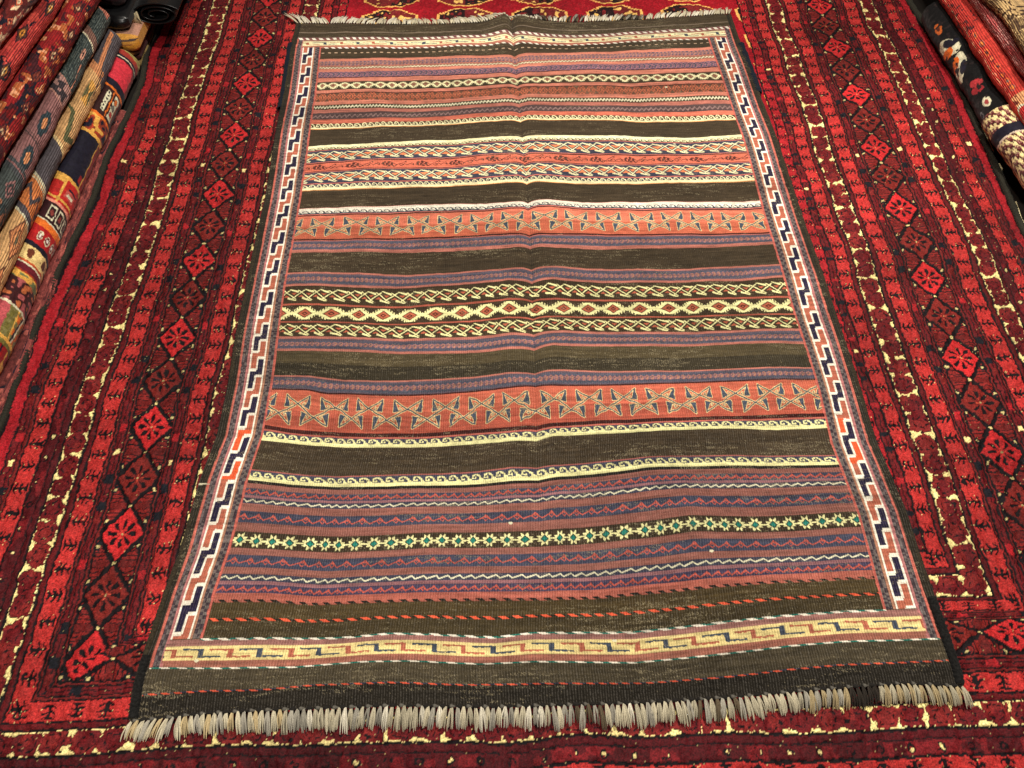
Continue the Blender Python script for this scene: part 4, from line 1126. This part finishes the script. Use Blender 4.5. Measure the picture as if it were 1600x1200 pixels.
# ---- rugs stacked behind the left stack, their folds facing the viewer
def fold_x(name, label, yf, x0, x1, z0, h, painter, mat, depth=.3, bulge=.02, group=None):
    root = empty(name, ((x0+x1)/2, yf+depth/2, max(z0, 0))); tag(root, label, 'folded rug', group)
    nx = int((x1-x0)/.0024); rx = h*.5; nth = 30; nfl = 30
    th = np.linspace(-math.pi/2, math.pi/2, nth); fl = np.linspace(0, depth, nfl+1)[1:]
    a = np.concatenate([-(h/2*math.pi/2)-fl[::-1], th*h/2, (h/2*math.pi/2)+fl])
    py = np.concatenate([fl[::-1], -rx*np.cos(th), fl]); pz = np.concatenate([np.full(nfl, -h/2), h/2*np.sin(th), np.full(nfl, h/2)])
    xs = np.linspace(x0, x1, nx); b = -bulge*((xs-x0)/(x1-x0))**2*0+n1(nx, 4)*.006
    drop = -bulge*((xs-x0)/(x1-x0))**2
    X = np.broadcast_to(xs[:, None], (nx, len(a))); Yv = yf+rx+py[None, :]+b[:, None]; Zv = z0+h/2+pz[None, :]+drop[:, None]+np.zeros_like(X)
    e_ = np.clip((xs-(x1-.028))/.028, 0, .98); rd = np.sqrt(1-e_**2)[:, None]
    Yv = yf+rx+(Yv-yf-rx)*np.where(Yv < yf+rx, rd, 1); Zv = z0+h/2+(Zv-z0-h/2)*(.35+.65*rd)
    V = np.stack([X, Yv, Zv], -1); V[..., 1] -= .002*(noise2(nx, len(a), 5, 4)-.5)
    A = np.broadcast_to(a[None, :], X.shape)/(h/2)
    C = painter(X+(noise2(nx, len(a), 5, 5)-.5)*.006, A, nx, len(a))*(.85+.3*noise2(nx, len(a), 3, 3))[..., None]
    link('rug_layer', raw_mesh('rug_layer', V.reshape(-1, 3), grid_faces(nx, len(a), flip=False), np.clip(C, 0, 1).reshape(-1, 3), np.stack([X, A*h/2], -1).reshape(-1, 2)), mat, root)
    pk = Pack()
    n = len(a)
    for e in (0, -1):
        pk = Pack(); pk.add(V[e], np.stack([np.arange(n//2-1), np.arange(1, n//2), n-2-np.arange(n//2-1), n-1-np.arange(n//2-1)], 1)[:, ::(1 if e else -1)], np.clip(C, 0, 1)[e, n//2-8:n//2+8].mean(0)*.9)
        pk.build('rug_end', M_foldpile, root)
    return root
def p_gold(X, A, ny, nx):
    o = base(ny, nx, lin(200, 142, 62)); n = noise2(ny, nx, 6, 6)
    o[(A > 1.5)] = lin(172, 126, 106); o[(np.abs(A-.62-(X+1.0)*2.5) < .13)] = lin(72, 56, 52); o[(n > .72) & (A < 1.1)] = lin(150, 86, 50)
    o[(X < -1.035)] = lin(72, 60, 66); o[(X < -1.045) & (A > .5) & (A < 1.0) & (X > -1.075)] = lin(130, 60, 64); o[(A < .15)] = lin(206, 142, 48)
    return o
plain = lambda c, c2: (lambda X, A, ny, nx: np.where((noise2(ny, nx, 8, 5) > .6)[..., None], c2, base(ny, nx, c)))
GB = 'rugs stacked crosswise behind the left stack'
fold_x('folded_rug', 'thin olive-beige folded rug, lowest of the crosswise rugs behind the left stack', .695, -1.30, -.975, .000, .018, plain(lin(116, 96, 58), lin(146, 122, 76)), M_foldpile, bulge=.004, group=GB)
fold_x('folded_rug', 'thin near-black maroon folded rug just above the olive-beige one', .70, -1.30, -.973, .018, .016, plain(lin(60, 22, 22), lin(34, 20, 18)), M_foldpile, bulge=.004, group=GB)
fold_x('folded_rug', 'dark brown folded rug with an ochre line, under the golden one behind the left stack', .695, -1.30, -.970, .034, .018, plain(lin(70, 40, 26), lin(150, 100, 46)), M_foldpile, bulge=.005, group=GB)
fold_x('folded_rug', 'golden yellow folded rug with a dark curved stripe, behind the left stack', .68, -1.30, -.955, .053, .044, p_gold, M_foldpile, bulge=.010, group=GB)
fold_x('folded_rug', 'black folded cloth lying on the golden rug behind the left stack', .70, -1.30, -.965, .099, .034, plain(lin(16, 15, 17), lin(22, 20, 22)), M_cordsheen, bulge=.006, group=GB)
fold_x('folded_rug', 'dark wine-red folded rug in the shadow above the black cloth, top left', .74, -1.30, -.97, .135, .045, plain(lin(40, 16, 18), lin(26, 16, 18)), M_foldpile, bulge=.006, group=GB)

# rolled black cloth seen end-on, with pale tufts at its mouth
roll = empty('rolled_cloth', (-.925, .80, .135)); tag(roll, 'rolled black cloth seen from its end, at the far left edge of the red carpet', 'rolled cloth')
tt = np.linspace(0, 2*math.pi*2.6, 260); R = .052-.0145*tt/(2*math.pi)
pk = Pack()
prof = np.stack([-.915+R*1.25*np.cos(tt+.4), 0*tt, .100+R*.60*np.sin(tt+.4)], 1)
ys = np.linspace(.765, 1.25, 12)
V = np.stack([prof+np.array([0, y, 0]) for y in ys]); n = len(tt)
nrm = np.stack([np.cos(tt+.4), 0*tt, np.sin(tt+.4)], 1)*.0032
Vi = V-nrm[None]
pk.add(V.reshape(-1, 3), grid_faces(12, n)); pk.add(Vi.reshape(-1, 3), grid_faces(12, n, flip=True))
pk.add(np.stack([V[0], (V[0]+Vi[0])/2-np.array([0, .002, 0]), Vi[0]]).reshape(-1, 3), grid_faces(3, n))
pk.build('cloth_layers', M_cordsheen, roll)
for (x, z_, l, tilt) in ((-.965, .112, .030, -.2), (-.935, .150, .034, .9)):
    pk = Pack()
    for k in range(9):
        t5 = np.linspace(0, 1, 6); dx_ = (k-4)*.0018
        P = np.stack([x+dx_*(1+t5)+tilt*l*t5, .756-.004*np.sin(t5*3)+0*t5, z_-l*t5*.8+.002*np.sin(t5*5+k)+tilt*l*t5], 1)
        V_, F_ = tube_np(P, .0021*np.array([.7, 1.1, 1.2, 1.1, .9, .5]), 5); pk.add(V_, F_, lin(190, 176, 140)*random.uniform(.8, 1.1))
    pk.build('tuft', M_fringe, roll)
fold_x('folded_rug', 'small orange and cream folded rug end beyond the rolled black cloth, top left', .90, -1.02, -.90, .160, .05, plain(lin(216, 150, 92), lin(170, 100, 60)), M_foldpile, bulge=.004, depth=.2)

# ---- white price card between the stacks
def box_mesh(x0, x1, y0, y1, z0, z1, bev=.0):
    bm_ = bpy.data.meshes.new('box')
    import bmesh
    b = bmesh.new(); bmesh.ops.create_cube(b, size=1)
    for v_ in b.verts: v_.co = Vector(((x0+x1)/2+v_.co.x*(x1-x0), (y0+y1)/2+v_.co.y*(y1-y0), (z0+z1)/2+v_.co.z*(z1-z0)))
    if bev: bmesh.ops.bevel(b, geom=list(b.edges), offset=bev, segments=3, affect='EDGES', profile=.6)
    b.to_mesh(bm_); b.free()
    return bm_
def plastic(name, c, rough=.35):
    m = bpy.data.materials.new(name); nt, N, L, P = nodes(m); P.inputs['Base Color'].default_value = (*[float(q) for q in c], 1); P.inputs['Roughness'].default_value = rough
    nz = N.new('ShaderNodeTexNoise'); nz.inputs['Scale'].default_value = 60; b = N.new('ShaderNodeBump'); b.inputs['Strength'].default_value = .15; b.inputs['Distance'].default_value = .002
    L.new(nz.outputs['Fac'], b.inputs['Height']); L.new(b.outputs['Normal'], P.inputs['Normal'])
    return m
M_card = plastic('white_card', lin(232, 228, 214), .6)
card = link('paper_tag', box_mesh(-.990, -.974, .672, .677, .008, .030, .001), M_card); tag(card, 'small white paper tag standing between the left stack and the carpet edge', 'tag')
M_red = plastic('red_plastic', lin(214, 36, 30), .3); M_blk = plastic('black_print', lin(24, 22, 24), .5); M_grey = plastic('grey_fabric_plastic', lin(96, 88, 88), .45)
bx = empty('plastic_case', (-1.02, -.375, 0)); tag(bx, 'bright red plastic case with black and white label at the left edge', 'case')
link('case_body', box_mesh(-1.10, -.984, -.40, -.345, -.012, .022, .006), M_red, bx)
link('label_dark', box_mesh(-1.06, -.9965, -.384, -.372, .0205, .0228, 0), M_blk, bx)
link('label_light', box_mesh(-1.06, -.9965, -.393, -.385, .0205, .0228, 0), M_card, bx)
bag = empty('grey_pouch', (-1.03, -.44, 0)); tag(bag, 'crumpled grey pouch below the red case at the left edge', 'pouch')
gx_, gy_ = np.meshgrid(np.linspace(-1.12, -.985, 50), np.linspace(-.475, -.41, 30)); nzz = noise2(30, 50, 6, 8)
ed = np.minimum(np.minimum((gx_+1.12)/.02, (-.985-gx_)/.02), np.minimum((gy_+.475)/.015, (-.41-gy_)/.015)).clip(0, 1)
Vb = np.stack([gx_, gy_, -.012+(ed**.5)*(.018+.016*nzz)], -1)
link('pouch_body', raw_mesh('pouch_body', Vb.reshape(-1, 3), grid_faces(30, 50, flip=True)), M_grey, bag)
dot = base(60, 60, lin(226, 222, 200)); yy_, xx_ = np.mgrid[0:60, 0:60]
dot[(((xx_ % 10)-5)**2+((yy_ % 10)-5)**2) < 9] = INK
gx_, gy_ = np.meshgrid(np.linspace(1.100, 1.16, 60), np.linspace(-.05, .09, 60))
Vb = np.stack([gx_, gy_, .012+.05*((gx_-1.100)/.060)**1.2], -1)
dc = link('dotted_cloth', raw_mesh('dotted_cloth', Vb.reshape(-1, 3), grid_faces(60, 60, flip=True), dot.reshape(-1, 3)), M_fringe); tag(dc, 'white cloth with black dots tucked beside the right cord edge of the carpet', 'cloth')
sm = dc.modifiers.new('thick', 'SOLIDIFY'); sm.thickness = .002

# ---- shop floor under everything
def floor_mat():
    m = bpy.data.materials.new('dark_floor'); nt, N, L, P = nodes(m)
    nz = N.new('ShaderNodeTexNoise'); nz.inputs['Scale'].default_value = 6; nz.inputs['Detail'].default_value = 6
    rp = N.new('ShaderNodeValToRGB'); rp.color_ramp.elements[0].color = (.012, .010, .009, 1); rp.color_ramp.elements[1].color = (.035, .026, .02, 1)
    L.new(nz.outputs['Fac'], rp.inputs['Fac']); L.new(rp.outputs['Color'], P.inputs['Base Color']); P.inputs['Roughness'].default_value = .6
    return m
fl_ = link('floor', raw_mesh('floor', [(-6, -6, -.016), (6, -6, -.016), (6, 6, -.016), (-6, 6, -.016)], [(0, 1, 2, 3)], smooth=False), floor_mat())
fl_['kind'] = 'structure'

# ================================================================== LIGHT, CAMERA
w = bpy.data.worlds.new('World'); scene.world = w; w.use_nodes = True
w.node_tree.nodes['Background'].inputs[0].default_value = (1, .82, .66, 1); w.node_tree.nodes['Background'].inputs[1].default_value = .045
def area(name, loc, tgt, size, power, colr):
    l = bpy.data.lights.new(name, 'AREA'); l.shape = 'DISK'; l.size = size; l.energy = power; l.color = colr
    o = bpy.data.objects.new(name, l); o.location = loc; col.objects.link(o)
    o.rotation_euler = (Vector(tgt)-Vector(loc)).to_track_quat('-Z', 'Y').to_euler(); return o
area('ceiling_lamp', (.55, .30, 2.3), (.15, -.05, 0), .16, 60, (1, .94, .84))
area('ceiling_lamp', (-.15, -1.35, 2.4), (-.05, -.4, 0), .16, 34, (1, .94, .85))
area('ceiling_lamp', (-.5, 1.6, 2.4), (-.2, .5, 0), .16, 22, (1, .92, .80))
def spot(loc, tgt, power, ang, colr):  # unseen spots, added to brighten two patches of the pile
    l = bpy.data.lights.new('added_spot', 'SPOT'); l.energy = power; l.color = colr; l.spot_size = math.radians(ang); l.spot_blend = .9; l.shadow_soft_size = .04
    o = bpy.data.objects.new('added_spot', l); o.location = loc; col.objects.link(o)
    o.rotation_euler = (Vector(tgt)-Vector(loc)).to_track_quat('-Z', 'Y').to_euler()
spot((1.1, 1.0, 2.3), (.86, .22, 0), 70, 26, (1, .90, .74))
spot((-1.2, -1.0, 2.3), (-.80, -.90, 0), 40, 24, (1, .92, .80))

cam = bpy.data.cameras.new('camera'); co = bpy.data.objects.new('camera', cam); col.objects.link(co); scene.camera = co
fwd = Vector((0.0123162, 0.54618092, -0.83757669)); rt = Vector((0.99960398, -0.02792099, -0.00350844)); up = Vector((0.02530221, 0.83720178, 0.5463085))
Mx = Matrix.Identity(4)
for r in range(3): Mx[r][0] = rt[r]; Mx[r][1] = up[r]; Mx[r][2] = -fwd[r]; Mx[r][3] = (-0.05658, -1.05553, 1.12822)[r]
co.matrix_world = Mx
cam.sensor_fit = 'HORIZONTAL'; cam.sensor_width = 36; cam.lens = 36*1132/1600; cam.clip_start = .01; cam.clip_end = 100
vs = scene.view_settings; vs.view_transform = 'Standard'; vs.look = 'None'; vs.exposure = 0; vs.gamma = 1; vs.use_curve_mapping = False
scene.render.engine = 'CYCLES'
scene.render.resolution_x = 1024; scene.render.resolution_y = 768
